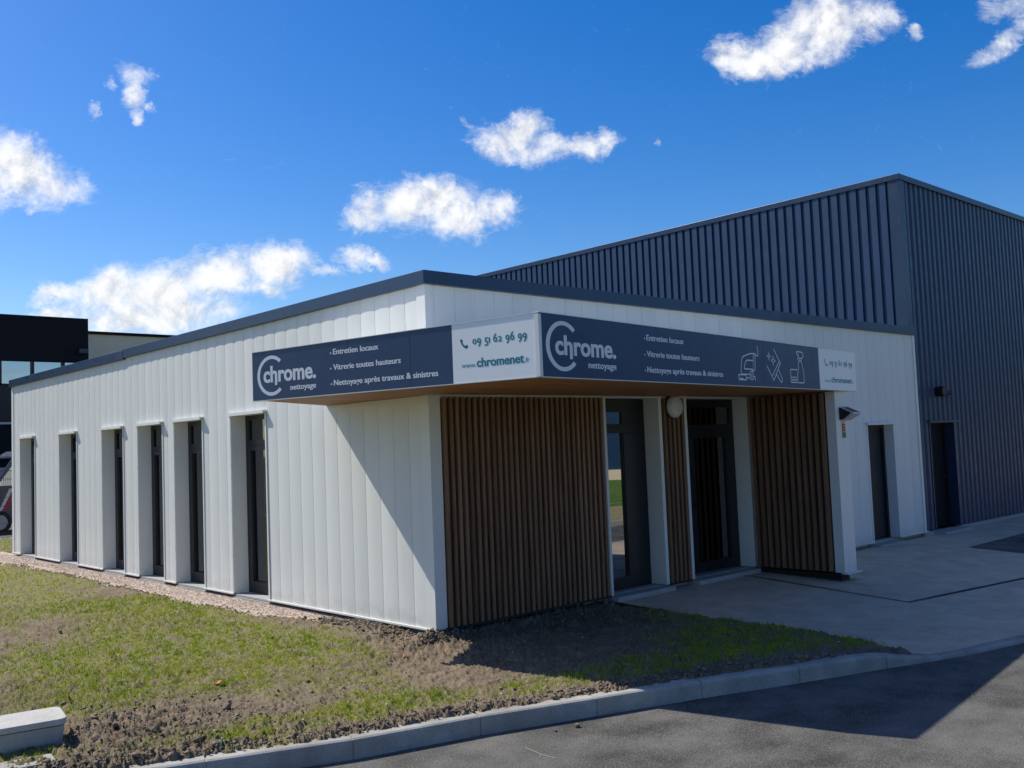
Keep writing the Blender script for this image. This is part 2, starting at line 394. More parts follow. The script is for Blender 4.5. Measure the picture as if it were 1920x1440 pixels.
# ------------------------------------------------------------------ ground and roads
ZA = -.22          # asphalt
KERB = [(-14, 2.0), (-9, .6), (-6, -.30), (-4, -1.04), (-3.2, -1.36), (-2.53, -1.645), (-2.05, -1.83), (-1.11, -2.09), (-.70, -2.25), (.31, -2.60), (1.13, -2.92), (1.83, -3.16), (2.30, -3.37), (2.83, -3.52), (3.55, -3.68), (5, -3.95), (8, -4.4), (30, -7.2)]
def kerb_y(x):
    return np.interp(x, [p[0] for p in KERB], [p[1] for p in KERB])
g = MB(); g.poly([(-1500, -1500, -.40), (1500, -1500, -.40), (1500, 1500, -.40), (-1500, 1500, -.40)]); struct(g.build('ground', M['ground']))
r = MB()
far_kerb = [(30, -10.2), (9.4, -6.5), (5, -6.6), (0, -9.5), (-14, -9.0)]
r.poly([(x, y, ZA) for x, y in far_kerb[::-1]] + [(x, y + .02, ZA) for x, y in KERB[::-1]])
struct(r.build('road', M['asphalt']))
# kerb blocks, top falls at the dropped stretch by the entrance paving
def kerb_z(x): return float(np.interp(x, [1.75, 2.30, 9], [-.10, -.188, -.190]))
def resample(path, step):
    P = [Vector((a, b)) for a, b in path]; out = [P[0]]; L = 0
    segs = [(P[i], P[i + 1]) for i in range(len(P) - 1)]; tot = sum((b - a).length for a, b in segs); n = int(tot / step)
    res = []
    for k in range(n + 1):
        d = k * step; acc = 0
        for a, b in segs:
            l = (b - a).length
            if acc + l >= d: res.append(a + (b - a) * ((d - acc) / l)); break
            acc += l
    return res
def make_kerb(name, path, zf, w=.125, side=1, gap=.006, step=.833, offset=0.0):
    b = MB(); pts = resample(path, step)
    for i in range(len(pts) - 1):
        p, q = pts[i], pts[i + 1]; d = (q - p).normalized(); n = Vector((-d.y, d.x)) * side
        a = p + d * gap; c = q - d * gap
        rows = []
        for P_ in (a, a.lerp(c, .33), a.lerp(c, .66), c):
            z = zf(P_.x); prof = [(0, ZA - .12), (0, z - .022), (.006, z - .008), (.020, z), (w, z - .002), (w, ZA - .12)]
            rows.append([(P_.x + n.x * u, P_.y + n.y * u, zz) for u, zz in prof])
        if side < 0: rows = [r_[::-1] for r_ in rows]
        b.quadgrid(rows)
        b.poly(rows[0]); b.poly(rows[-1][::-1])
        # mortar between blocks, set back
        m0 = q - d * gap; m1 = q + d * gap; z = zf(q.x)
        b.prism([(m0.x + n.x * .006, m0.y + n.y * .006), (m1.x + n.x * .006, m1.y + n.y * .006), (m1.x + n.x * (w - .01), m1.y + n.y * (w - .01)), (m0.x + n.x * (w - .01), m0.y + n.y * (w - .01))][::side], ZA - .1, z - .007)
    return struct(b.build(name, M['kerb']))
# start so that joints fall as seen (one at x=-2.05)
make_kerb('kerb', [(-5.16, -.60), (-4, -1.04), (-3.2, -1.36), (-2.53, -1.645), (-2.05, -1.83)] + KERB[7:], kerb_z)
make_kerb('opposite_kerb', far_kerb[::-1], lambda x: -.10, side=-1)
# entrance paving
PAVE_L = 2.30
pv = MB()
def pz(x, y): return -.055 + .0395 * max(min(y, 0), -3.58)
xs = [2.30, 2.83, 3.55, 5, 8, 12, 18, 30]
px_ = [2.30, 2.7, 3.2, 4, 5, 6.5, 8, 10, 13, 18, 30]
rows = []
for t_ in np.linspace(0, 1, 9):
    row = []
    for x in px_:
        y1 = float(kerb_y(x)) + .10; y = .3 + (y1 - .3) * t_; row.append((x, y, pz(x, y)))
    rows.append(row)
pv.quadgrid(rows[::-1]); pav = struct(pv.build('pavement', M['paving']))
def strip(path, w, zf, m, name, kind=True, parent=None):
    b = MB()
    P = [Vector(p) for p in path]; L = []; R_ = []
    for i, p in enumerate(P):
        d = ((P[min(i + 1, len(P) - 1)] - P[max(i - 1, 0)])).normalized(); n = Vector((-d.y, d.x))
        L.append(p + n * w / 2); R_.append(p - n * w / 2)
    b.quadgrid([[(p.x, p.y, zf(p.x, p.y)) for p in R_], [(p.x, p.y, zf(p.x, p.y)) for p in L]])
    o = b.build(name, m, parent)
    return o
strip([(3.75, -.02), (4.04, -.75), (4.31, -2.21), (4.40, -2.235), (5.4, -2.36), (6.57, -2.51), (11, -3.0)] if False else [(4.62, .02), (4.31, -2.20)], .035, lambda x, y: pz(x, y) + .004, M['frame'], 'paving_joint', parent=pav)
strip([(4.29, -2.215), (6.57, -2.52), (12, -3.25)], .05, lambda x, y: pz(x, y) + .004, M['frame'], 'paving_joint', parent=pav)
ap = MB(); ap.poly([(8.62, -1.80, pz(0, -1.8) + .006), (9.6, -1.84, pz(0, -1.84) + .006), (30, -3.0, pz(0, -3) + .006), (30, -1.0, pz(0, -1) + .006), (10.8, -1.0, pz(0, -1.0) + .006), (8.72, -1.02, pz(0, -1.02) + .006)])
struct(ap.build('side_road', M['asphalt']))
# gravel strip along the left wall
gv = MB()
nseg = 60
for side in (0,): pass
gx = lambda y: float(np.interp(y, [.9, 1.6, 2.2, 3.7, 5.6, 7.9, 9.9, 11.5, 13.5], [-.05, -.22, -.38, -.46, -.45, -.42, -.38, -.55, -.9]))
rowsA = []; rowsB = []; rowsM = []
for i in range(nseg + 1):
    y = .8 + i * (13.6 - .8) / nseg; rowsA.append((gx(y) - .25, y, -.108)); rowsB.append((.06, y, -.040)); rowsM.append((gx(y) + .03, y, -.066))
gv.quadgrid([rowsB, rowsM, rowsA]); struct(gv.build('gravel_strip', M['gravel']))
# far left road and its kerb
fr = MB(); fr.box((-30, 17.7, -.3), (12, 60, -.105)); struct(fr.build('rear_yard', M['asphalt']))
fk = MB(); fk.box((-30, 17.35, -.3), (12, 17.7, -.06)); struct(fk.build('rear_kerb', M['kerb']))
# opposite verge (seen in the door glass)
ov = MB(); ov.poly([(-14, -9.13, -.10), (0, -9.63, -.10), (5, -6.73, -.10), (9.4, -6.63, -.10), (30, -10.33, -.10), (60, -60, -.10), (-40, -60, -.10)][::-1])
struct(ov.build('verge', M['dryverge']))
hv = MB(); hv.poly([(-10, -13.0, -.092), (6, -11.6, -.092), (16, -9.3, -.092), (60, -17, -.092), (60, -58, -.092), (-38, -58, -.092)][::-1]); struct(hv.build('far_lawn', M['green']))

# lawn: height field on a fan of rays from the viewpoint's foot, finer close by
def lawn_height(x, y):
    base = -.088 + .01 * np.clip(-x, 0, 3) * 0
    ky = kerb_y(x)
    dk = np.clip(y - (ky + .11), 0, 10)                         # distance to kerb
    base = base + np.interp(dk, [0, .1, .5], [-.022, -.012, 0])
    base = base - np.interp(x, [1.5, 2.3], [0, .085]) * np.exp(-dk / .45)
    mound = .045 * np.exp(-(((x + .02) / .22) ** 2 + ((y + .03) / .16) ** 2)) + .035 * np.exp(-(((x + .12) / .16) ** 2)) * ((y > -.1) & (y < 1.2))
    base = base + .035 * np.exp(-((np.clip(-y, 0, 9) / .28) ** 2)) * (x > .1) * (x < 2.2) + .022 * (x < 0) * (y > .5) * np.exp(-((np.clip(-x - .45, 0, 9) / .4) ** 2))
    n = .020 * fbm(x, y, 1.3, 3) 
    n2 = fbm(x, y, 7, 4, .55)
    rough = np.clip(.55 + .8 * fbm(x + 31, y - 12, .55, 2), .25, 1.4)
    near = np.exp(-((x + 2.9) ** 2 + (y + .55) ** 2) / .5) + .8 * np.exp(-(dk / .22) ** 2)
    rough = rough + near * .45
    w1 = fbm(x + 5, y + 3, 11, 2) * .05
    cl = np.abs(n2) ** .8 * .016 + .022 * np.clip(fbm(x - 4 + w1, y + 8 - w1, 14, 3, .62) + .05, 0, .6) + .017 * np.clip(fbm(x + w1, y, 33, 2, .6), -.1, .5) + .006 * fbm(x, y + w1, 75, 1)
    return base + mound + n * (.4 + .6 * np.clip(dk, 0, 1)) + (cl - .006) * np.clip(rough, .5, 1.4) * 1.8 + .012 * np.clip(fbm(x * 1.7, y * 1.7, 3.1, 3, .55), -.3, .6)
def grass_amount(x, y):
    a = fbm(x * .8 + 3, y * .45, .85, 4, .6) + .25 * fbm(x, y, 5, 2)
    ky = kerb_y(x); dk = y - ky
    edge = np.exp(-(((y - (ky + .55)) / .28) ** 2)) * .45
    gr = .42 * np.exp(-(((x - (np.interp(y, [1.5, 3.7, 5.6, 7.9, 9.9, 13], [-.45, -.55, -.62, -.6, -.6, -.9]) - .35)) / .30) ** 2)) * (y > .8)
    wheel = -.55 * np.exp(-(((x + 1.35) / .55) ** 2 + ((y - 3.4) / 1.0) ** 2)) - .45 * np.exp(-(((x + 1.05) / .45) ** 2 + ((y - 5.6) / 1.4) ** 2))
    band = .35 * np.exp(-(((x + 1.9 - .1 * y) / .35) ** 2)) * (y > 0)
    bare = -1.1 * np.exp(-(((x - .7) / 1.3) ** 2 + ((y + .6) / 1.15) ** 4)) - .9 * np.exp(-((x + 2.85) ** 2 + (y + .75) ** 2) / .45) - .7 * np.exp(-((dk - .18) / .12) ** 2) - .6 * np.exp(-((x + .1) ** 2 / .12 + (y - .4) ** 2 / .9))
    return np.clip((a * .75 + edge + gr + wheel + band + bare + .55 - .3 * ((x > .2) & (y < 0))) * 1.3, 0, 1) * (.30 + .70 * np.clip(.6 + 2.4 * fbm(x + 2, y - 7, 6.5, 4, .65), 0, 1))
cx, cy = CAMC[0], CAMC[1]
th = np.radians(np.arange(14, 96, .075))
rr = [3.6]
while rr[-1] < 31: rr.append(rr[-1] + max(.010, .00058 * rr[-1] ** 2 * .75))
rr = np.array(rr)
TH, RR = np.meshgrid(th, rr); LX = cx + RR * np.cos(TH); LY = cy + RR * np.sin(TH)
LZ = lawn_height(LX, LY)
def in_lawn(x, y):
    ky = kerb_y(x) + .085
    gxv = np.interp(y, [-.2, .9, 1.6, 2.2, 3.7, 5.6, 7.9, 9.9, 11.5, 13.5, 13.51], [.12, .12, -.22, -.38, -.46, -.45, -.42, -.38, -.55, -.9, 6])
    gxv = gxv + .035 * fbm(x, y, 6, 3)
    left = (x < gxv) & (y >= .12) & (y < 17.34)
    front = (y < .12) & (x < PAVE_L + .03 * fbm(x, y, 5, 2)) 
    return (y > ky) & (left | front)
ins = in_lawn(LX, LY)
fi = ins[:-1, :-1] | ins[1:, :-1] | ins[:-1, 1:] | ins[1:, 1:]
# sink the border so it tucks under its neighbours
edge = ~ins; LZ = np.where(edge, -.20, LZ)
n1 = LX.shape[1]; idx = np.arange(LX.size).reshape(LX.shape)
F = np.stack([idx[:-1, :-1][fi], idx[:-1, 1:][fi], idx[1:, 1:][fi], idx[1:, :-1][fi]], 1)
used = np.unique(F); remap = -np.ones(LX.size, int); remap[used] = np.arange(len(used)); F = remap[F]
V = np.stack([LX.ravel()[used], LY.ravel()[used], LZ.ravel()[used]], 1)
GA = grass_amount(V[:, 0], V[:, 1])
lawn = struct(np_mesh('lawn', V, F, M['soil'], smooth=False, attr=('grass', GA)))
lawn['label'] = 'patchy young lawn of rough clods and new grass'
# grass blades
def blades(n, r0, r1, h0, h1, w):
    t_ = rng.uniform(math.radians(16), math.radians(95), n); rad = np.sqrt(rng.uniform(r0 * r0, r1 * r1, n))
    x = cx + rad * np.cos(t_); y = cy + rad * np.sin(t_)
    k = in_lawn(x, y) & (rng.random(n) < grass_amount(x, y) ** 1.3 * (.35 + .65 * (fbm(x, y, 9, 2) > -.1)))
    return x[k], y[k], rng.uniform(h0, h1, k.sum()), np.full(k.sum(), w)
B = [blades(620000, 3.6, 8.5, .012, .036, .0026), blades(420000, 8.5, 13, .014, .036, .0044), blades(200000, 13, 26, .016, .040, .009)]
bx, by, bh, bw = [np.concatenate(q) for q in zip(*B)]
bz = lawn_height(bx, by) - .004
a = rng.uniform(0, 2 * np.pi, len(bx)); ln = rng.uniform(.1, .7, len(bx)) * bh; la = rng.uniform(0, 2 * np.pi, len(bx))
dx, dy = np.cos(a) * bw, np.sin(a) * bw
P0 = np.stack([bx - dx, by - dy, bz], 1); P1 = np.stack([bx + dx, by + dy, bz], 1)
P2 = np.stack([bx + np.cos(la) * ln, by + np.sin(la) * ln, bz + bh], 1)
V = np.concatenate([P0, P1, P2]); n = len(bx); F = np.stack([np.arange(n), np.arange(n) + n, np.arange(n) + 2 * n], 1)
gr = np_mesh('grass', V, F, M['grass']); stuff(gr, 'short new grass growing in patches across the soil', 'grass')
# loose clods and stones
ico_v = []; 
import bmesh
bm = bmesh.new(); bmesh.ops.create_icosphere(bm, subdivisions=1, radius=1); IV = np.array([v.co[:] for v in bm.verts]); IF = np.array([[v.index for v in f.verts] for f in bm.faces]); bm.free()
def scatter(name, x, y, z, r, m, flat_=.65, label=None, cat=None):
    n = len(x); V = []; 
    rot = rng.uniform(0, 2 * np.pi, n); jit = 1 + rng.uniform(-.55, .55, (n, len(IV), 1))
    P = IV[None] * jit * np.stack([r * rng.uniform(.7, 1.4, n), r * rng.uniform(.7, 1.2, n), r * flat_ * rng.uniform(.7, 1.3, n)], 1)[:, None, :]
    c, s_ = np.cos(rot)[:, None], np.sin(rot)[:, None]
    X = P[..., 0] * c - P[..., 1] * s_ + x[:, None]; Y = P[..., 0] * s_ + P[..., 1] * c + y[:, None]; Z = P[..., 2] + z[:, None]
    V = np.stack([X, Y, Z], -1).reshape(-1, 3); F = (IF[None] + (np.arange(n) * len(IV))[:, None, None]).reshape(-1, 3)
    o = np_mesh(name, V, F, m, smooth=False); stuff(o, label, cat); return o
def clods():
    X = []; Y = []; R = []
    n = 9000
    t_ = rng.uniform(math.radians(16), math.radians(95), n); rad = np.sqrt(rng.uniform(3.6 ** 2, 12 ** 2, n)); x = cx + rad * np.cos(t_); y = cy + rad * np.sin(t_)
    k = in_lawn(x, y) & (rng.random(n) > grass_amount(x, y) * .8); X.append(x[k]); Y.append(y[k]); R.append(rng.uniform(.003, .008, k.sum()) * (1 + (rng.random(k.sum()) > .96) * 1.4))
    n = 2600; x = rng.uniform(-3.8, 1.6, n); y = kerb_y(x) + .115 + np.abs(rng.normal(0, .09, n)); X.append(x); Y.append(y); R.append(rng.uniform(.003, .012, n) * (1 + (rng.random(n) > .93)))
    n = 900; x = rng.normal(-2.85, .38, n); y = rng.normal(-.75, .42, n); k = in_lawn(x, y); X.append(x[k]); Y.append(y[k]); R.append(rng.uniform(.004, .013, k.sum()) * (1 + 1.2 * (rng.random(k.sum()) > .9)))
    n = 1500; y = rng.uniform(-.15, 1.7, n); x = -.03 - np.abs(rng.normal(0, .12, n)); X.append(x); Y.append(y); R.append(rng.uniform(.004, .016, n))
    n = 500; x = rng.normal(.05, .12, n); y = -.05 - np.abs(rng.normal(0, .08, n)); X.append(x); Y.append(y); R.append(rng.uniform(.005, .015, n))
    n = 1600; y = rng.uniform(1.6, 13, n); x = np.interp(y, [1.6, 2.2, 3.7, 5.6, 7.9, 9.9, 11.5, 13.5], [-.22, -.38, -.46, -.45, -.42, -.38, -.55, -.9]) + rng.normal(0, .035, n); X.append(x); Y.append(y); R.append(rng.uniform(.003, .012, n))
    x, y, r_ = map(np.concatenate, (X, Y, R)); 
    return x, y, lawn_height(x, y) + r_ * .2, r_
x, y, z, r_ = clods()
scatter('soil_clods', x, y, z, r_, M['clod'], label='loose clods of dry earth scattered over the lawn', cat='soil')
n = 420; t_ = rng.uniform(math.radians(16), math.radians(95), n); rad = np.sqrt(rng.uniform(3.8 ** 2, 12 ** 2, n)); x = cx + rad * np.cos(t_); y = cy + rad * np.sin(t_); k = in_lawn(x, y); x, y = x[k], y[k]
scatter('pebbles', x, y, lawn_height(x, y) + .006, rng.uniform(.004, .012, len(x)), M['lid'], label='small pale pebbles lying among the clods', cat='pebbles')
n = 5000; y = rng.uniform(1.2, 13, n); x = rng.uniform(0, 1, n) * np.array([gx(q) for q in y]); 
scatter('gravel_stones', x, y, -.042 + .024 * np.clip(x / np.array([gx(q) for q in y]), 0, 1), rng.uniform(.003, .007, n), M['gravel'], label='pinkish gravel stones along the foot of the wall', cat='gravel')

# ------------------------------------------------------------------ office building
OFF = thing('office_building', 'long white panelled office with flat roof, dark coping and slatted entrance', 'building', (0, 0, 0))
P = .243; XE = 9.67; YE = 12.65; ZT = 3.09; HEAD = 2.08; RD = .175
WIN = [(3.0, 3.82), (4.61, 5.43), (5.83, 6.65), (7.22, 8.04), (9.17, 9.99), (11.33, 12.15)]
D1 = (2.33, 3.21); D2 = (3.72, 4.94); D3 = (7.98, 8.77); H3 = 1.69
def pillow_wall(mb, axis, a0, a1, z0, z1, holes, outward, phase=0.0, bow=.0042, groove=.004):
    """vertical panels with a slightly bowed face; holes = (from, to, head)"""
    lo, hi = a0, a1
    j0 = math.floor((a0 - phase) / P)
    k = j0
    while phase + k * P < a1 - 1e-6:
        s0 = phase + k * P; s1 = s0 + P
        ts = [i / 8 for i in range(9)]; pts = [s0 + .003] + [s0 + t * P for t in ts[1:-1]] + [s1 - .003]
        for h in holes: pts += [h[0], h[1]]
        pts += [a0, a1]
        pts = sorted(set(round(p, 5) for p in pts if max(s0 + .003, a0) - 1e-6 <= p <= min(s1 - .003, a1) + 1e-6))
        def off(p): t = (p - s0) / P; return bow * (1 - (2 * t - 1) ** 2)
        def pt(p, o, z):
            return (-o, p, z) if axis == 'y' else (p, -o, z)
        for a_, b_ in zip(pts[:-1], pts[1:]):
            mid = (a_ + b_) / 2; zb = z0
            for h in holes:
                if h[0] < mid < h[1]: zb = h[2]
            if zb >= z1: continue
            q = [pt(a_, off(a_), zb), pt(b_, off(b_), zb), pt(b_, off(b_), z1), pt(a_, off(a_), z1)]
            mb.poly(q if axis == 'x' else q[::-1])
        # groove walls
        if a0 < s1 < a1:
            zb = z0
            for h in holes:
                if h[0] < s1 < h[1]: zb = h[2]
            ring = [(s1 - .003, 0), (s1 - .0015, -groove), (s1 + .0015, -groove), (s1 + .003, 0)]
            for (p_, o_), (q_, r2) in zip(ring[:-1], ring[1:]):
                q = [pt(p_, o_, zb), pt(q_, r2, zb), pt(q_, r2, z1), pt(p_, o_, z1)]
                mb.poly(q if axis == 'x' else q[::-1])
        k += 1
w = MB(); pillow_wall(w, 'y', .0, YE, 0, ZT, [(a_, b_, HEAD) for a_, b_ in WIN], -1, .07)
w.build('left_wall', M['white'], OFF)
w = MB(); pillow_wall(w, 'x', .0, XE, 0, ZT, [(D1[0], D1[1], HEAD), (D2[0], D2[1], HEAD), (D3[0], D3[1], H3), (.10, 2.22, 2.05), (3.25, 3.68, 2.05)], 1, .10, .0025)
w.build('front_wall', M['white'], OFF)
w = MB(); w.box((.02, YE - .02, 0), (XE, YE, ZT)); w.build('rear_wall', M['white'], OFF)
# inside: floor, ceiling, partition
w = MB(); w.box((.25, .30, -.3), (9.4, 12.5, -.005)); w.box((.25, .30, 2.35), (9.4, 12.5, 2.40)); w.box((4.4, 3.2, 0), (4.5, 12.5, 2.35)); w.box((.25, 3.1, 0), (4.4, 3.18, 2.35)) if False else None
w.box((2.2, 2.6, 0), (9.4, 2.7, 2.35)); w.build('interior', M['interior'], OFF)
# reveals are part of each opening; footing
w = MB(); w.box((.075, .075, -.4), (XE - .05, .20, -.006)); w.box((.075, .20, -.4), (.25, YE - .05, -.006)); w.build('footing', M['concrete'], OFF)
# roof, coping
w = MB(); w.box((.05, .05, 2.98), (XE, YE - .05, 3.03)); w.build('roof', M['anthracite'], OFF)
cp = MB(); t_ = .045
cp.box((-t_, -t_, ZT - .012), (.22, 7.07, ZT + .112)); cp.box((-t_ - .003, 7.075, ZT - .03), (.22, YE + t_, ZT + .10))
cp.box((.221, -t_, ZT - .012), (9.64, .22, ZT + .112)); 
cp.build('coping', M['anthracite'], OFF, bevel=.004)
# corner trims, base flashing
for bxs in ([((-.013, -.012, .012), (.0, .115, ZT - .012)), ((.0005, -.012, 2.545), (.06, -.0035, ZT - .013)), ((.0005, -.012, .012), (.115, -.0035, 2.072))],
            [((-.013, YE - .1, .012), (-.005, YE + .012, ZT - .035))], [((9.60, -.012, .012), (9.672, -.0035, ZT - .013))]):
    tr = MB()
    for q in bxs: tr.box(*q)
    tr.build('corner_trim', M['white_trim'], OFF)
edges = [0.0] + [q for w_ in WIN for q in w_] + [YE]
for i in range(0, len(edges), 2): bf = MB(); bf.box((-.028, edges[i] + (0 if i else -.012), -.004), (.01, edges[i + 1], .012)); bf.build('base_flashing', M['white_trim'], OFF)
for a_, b_ in ((5.23, D3[0]), (D3[1], 9.70)): bf = MB(); bf.box((a_, -.028, -.004), (b_, .0, .012)); bf.build('base_flashing', M['white_trim'], OFF)
fl = MB(); fl.box((-.018, .0, 2.00), (-.0055, 1.52, 2.078)); fl.build('flashing', M['white_trim'], OFF)
# rivets along window trims
def window(y0, y1, i):
    """tall window: frame > pane, reveal, drip_cap, sill"""
    f_ = MB(); xg = RD; W = y1 - y0; fw = .055
    f_.box((xg, y0, .0), (xg + .07, y0 + fw, HEAD)); f_.box((xg, y1 - fw - .03, .0), (xg + .07, y1, HEAD))
    f_.box((xg, y0 + fw, HEAD - .055), (xg + .07, y1 - fw - .03, HEAD)); f_.box((xg, y0 + fw, 0), (xg + .07, y1 - fw - .03, .09))
    f_.box((xg - .004, y0 + fw, 1.715), (xg + .066, y1 - fw - .03, 1.785))
    # sash stile
    f_.box((xg - .012, y0 + fw, .09), (xg + .05, y0 + fw + .05, 1.715)); f_.box((xg - .012, y1 - fw - .08, .09), (xg + .05, y1 - fw - .03, 1.715))
    f_.box((xg - .012, y0 + fw + .05, .09), (xg + .05, y1 - fw - .08, .14)); f_.box((xg - .012, y0 + fw + .05, 1.665), (xg + .05, y1 - fw - .08, 1.715))
    o = f_.build('window', M['frame'], OFF, bevel=.003)
    p = MB(); p.box((xg + .022, y0 + fw, .14), (xg + .03, y1 - fw - .03, 1.665)); p.box((xg + .022, y0 + fw, 1.785), (xg + .03, y1 - fw - .03, HEAD - .055)); p.build('pane', M['glass'], o)
    rv = MB(); e = .002
    rv.box((-.010, y1, 0), (xg + .01, y1 + .012, HEAD)); rv.box((-.010, y0 - .012, 0), (xg + .01, y0, HEAD)); rv.box((-.008, y0 - .012, HEAD), (xg + .01, y1 + .012, HEAD + .010))
    rv.box((-.014, y0 - .035, .012), (-.0055, y0 - .0125, HEAD)); rv.box((-.014, y1 + .0125, .012), (-.0055, y1 + .035, HEAD))
    for zz in (.45, .98, 1.5): rv.tube((-.018, y0 - .024, zz), (-.013, y0 - .024, zz), .006, 6); rv.tube((-.018, y1 + .024, zz), (-.013, y1 + .024, zz), .006, 6)
    rv.build('reveal', M['white_trim'], o)
    d = MB(); d.box((-.055, y0 - .05, HEAD + .011), (-.006, y1 + .05, HEAD + .030)); d.box((-.058, y0 - .05, HEAD - .004), (-.052, y1 + .05, HEAD + .030)); d.build('drip_cap', M['white_trim'], o)
    sl_ = MB(); sl_.box((-.02, y0 - .03, -.045), (xg + .05, y1 + .005, -.028)); sl_.box((.0, y0, -.0215), (xg + .05, y1, -.002)); sl_.build('sill', M['concrete'], o)
    c = MB(); n = 26
    for k in range(n):                                    # pleated net curtain on the near side
        t0, t1 = k / n, (k + 1) / n; ya = y0 + .02 + t0 * W * (.45 if i % 2 else .35); yb = y0 + .02 + t1 * W * (.45 if i % 2 else .35)
        xa = xg + .16 + .018 * math.sin(k * 1.7); xb = xg + .16 + .018 * math.sin((k + 1) * 1.7)
        c.poly([(xa, ya, .02), (xb, yb, .02), (xb, yb, 2.1), (xa, ya, 2.1)])
    c.build('curtain', M['curtain'], o)
for i, (a_, b_) in enumerate(WIN): window(a_, b_, i)
# slatted wood cladding
def slats_x(x0, x1, z0, z1, pitch, name, label=None):
    b = MB().use(M['batten']); b.box((x0, .022, z0), (x1, .035, z1)); b.use(M['wood'])
    n = int(round((x1 - x0) / pitch)); p = (x1 - x0) / n
    for k in range(n): b.box((x0 + k * p + p * .25, -.034, z0 + .012), (x0 + (k + 1) * p - p * .25, .0215, z1 - .006))
    b.use(M['batten']).box((x0, -.030, z0 - .012), (x1, .0365, z0 + .0115))
    return b.build(name, None, OFF)
slats_x(.118, 2.275, .0, 2.07, .0725, 'slat_cladding'); slats_x(3.262, 3.655, .0, 2.07, .0725, 'slat_cladding')
# fin wall with slats on its inner side
FX = 4.95; FY = -1.17
fn = MB(); fn.box((FX + .04, FY + .01, .0), (FX + .27, -.004, 2.075)); fn.build('fin_wall', M['white'], OFF)
ft = MB(); ft.box((FX + .012, FY - .012, -.0), (FX + .039, FY + .105, 2.075)); ft.box((FX + .012, FY - .012, -.0), (FX + .285, FY + .009, 2.075)) if False else None
ft.box((FX + .0395, FY - .012, .0), (FX + .285, FY + .009, 2.075)); ft.box((FX + .012, FY - .05, -.016), (FX + .34, FY + .03, -.001)); ft.build('fin_trim', M['white_trim'], OFF)
fs = MB().use(M['batten']); fs.box((FX + .026, FY + .106, 0), (FX + .039, -.03, 2.07)); fs.use(M['wood'])
n = 12; L = (-.03) - (FY + .106); p = L / n
for k in range(n): y0 = FY + .106 + k * p; fs.box((FX - .016, y0 + p * .25, .012), (FX + .0255, y0 + p * .75, 2.064))
fs.use(M['batten']).box((FX - .018, FY + .0, -.03), (FX + .30, -.03, -.0165)); fs.box((FX + .05, FY + .05, -.2), (FX + .22, -.05, -.031))
fs.build('slat_cladding', None, OFF)
# doors
def door_reveal(b, x0, x1, head, dep, side_l=.035, side_r=.03):
    b.box((x1, -.014, -.0), (x1 + side_r, dep + .02, head)); b.box((x0 - side_l, -.014, -.0), (x0, dep + .02, head)); b.box((x0 - side_l, -.014, head + .0005), (x1 + side_r, dep + .02, head + .012))
def entrance_door():
    dep = .20; x0, x1 = D1; z1 = 2.06
    b = MB()
    b.box((x0, dep, 0), (x0 + .07, dep + .06, z1)); b.box((x1 - .10, dep, 0), (x1, dep + .06, z1)); b.box((x0 + .07, dep, 1.92), (x1 - .10, dep + .06, z1)); b.box((x0 + .07, dep, 0), (x1 - .10, dep + .06, .05))
    b.box((x0 + .07, dep - .004, 1.69), (x1 - .10, dep + .056, 1.79))
    b.box((x0 + .07, dep - .012, .05), (x0 + .13, dep + .05, 1.69)); b.box((2.83, dep - .012, .05), (x1 - .10, dep + .05, 1.69)); b.box((x0 + .13, dep - .012, .05), (2.83, dep + .05, .13))
    b.box((2.83, dep, 1.79), (x1 - .10, dep + .05, 1.92))
    o = b.build('door', M['frame'], OFF, bevel=.003); o['label'] = 'glazed door next to the long slatted wall'
    p = MB(); p.box((x0 + .13, dep + .02, .13), (2.83, dep + .027, 1.69)); p.box((x0 + .07, dep + .02, 1.79), (2.83, dep + .027, 1.92)); p.build('pane', M['doorglass'], o)
    r_ = MB(); door_reveal(r_, x0, x1, 2.065, dep, .033, .05); r_.build('reveal', M['white_trim'], o)
    s_ = MB(); s_.box((x0 - .03, -.10, -.06), (x1 + .04, dep + .05, -.012)); s_.build('threshold', M['concrete'], o)
def main_door():
    dep = .20; x0, x1 = D2; z1 = 2.06
    b = MB()
    b.box((x0, dep, 0), (x0 + .10, dep + .06, z1)); b.box((x1 - .07, dep, 0), (x1, dep + .06, z1)); b.box((x0 + .10, dep, 1.97), (x1 - .07, dep + .06, z1))
    b.box((x0 + .10, dep - .004, 1.60), (x1 - .07, dep + .056, 1.76))
    b.box((x0 + .10, dep - .014, .012), (4.10, dep + .05, 1.60)); b.box((4.76, dep - .014, .012), (x1 - .07, dep + .05, 1.60)); b.box((4.10, dep - .014, .012), (4.76, dep + .05, .13))
    o = b.build('door', M['frame'], OFF, bevel=.003); o['label'] = 'dark glazed main door in the corner under the canopy'
    p = MB(); p.box((4.10, dep + .02, .13), (4.76, dep + .027, 1.60)); p.box((x0 + .10, dep + .02, 1.76), (x1 - .07, dep + .027, 1.97)); p.build('pane', M['glass'], o)
    h = MB(); h.tube((4.045, dep - .014, .80), (4.045, dep - .05, .80), .011, 8); h.tube((4.045, dep - .05, .80), (4.15, dep - .05, .80), .009, 8); h.box((4.03, dep - .018, .72), (4.06, dep - .0145, .83)); h.build('handle', M['black'], o)
    r_ = MB(); door_reveal(r_, x0, x1, 2.065, dep, .045, .004); r_.build('reveal', M['white_trim'], o)
    s_ = MB(); s_.box((x0 - .03, -.10, -.06), (x1 - .02, dep + .05, -.012)); s_.build('threshold', M['concrete'], o)
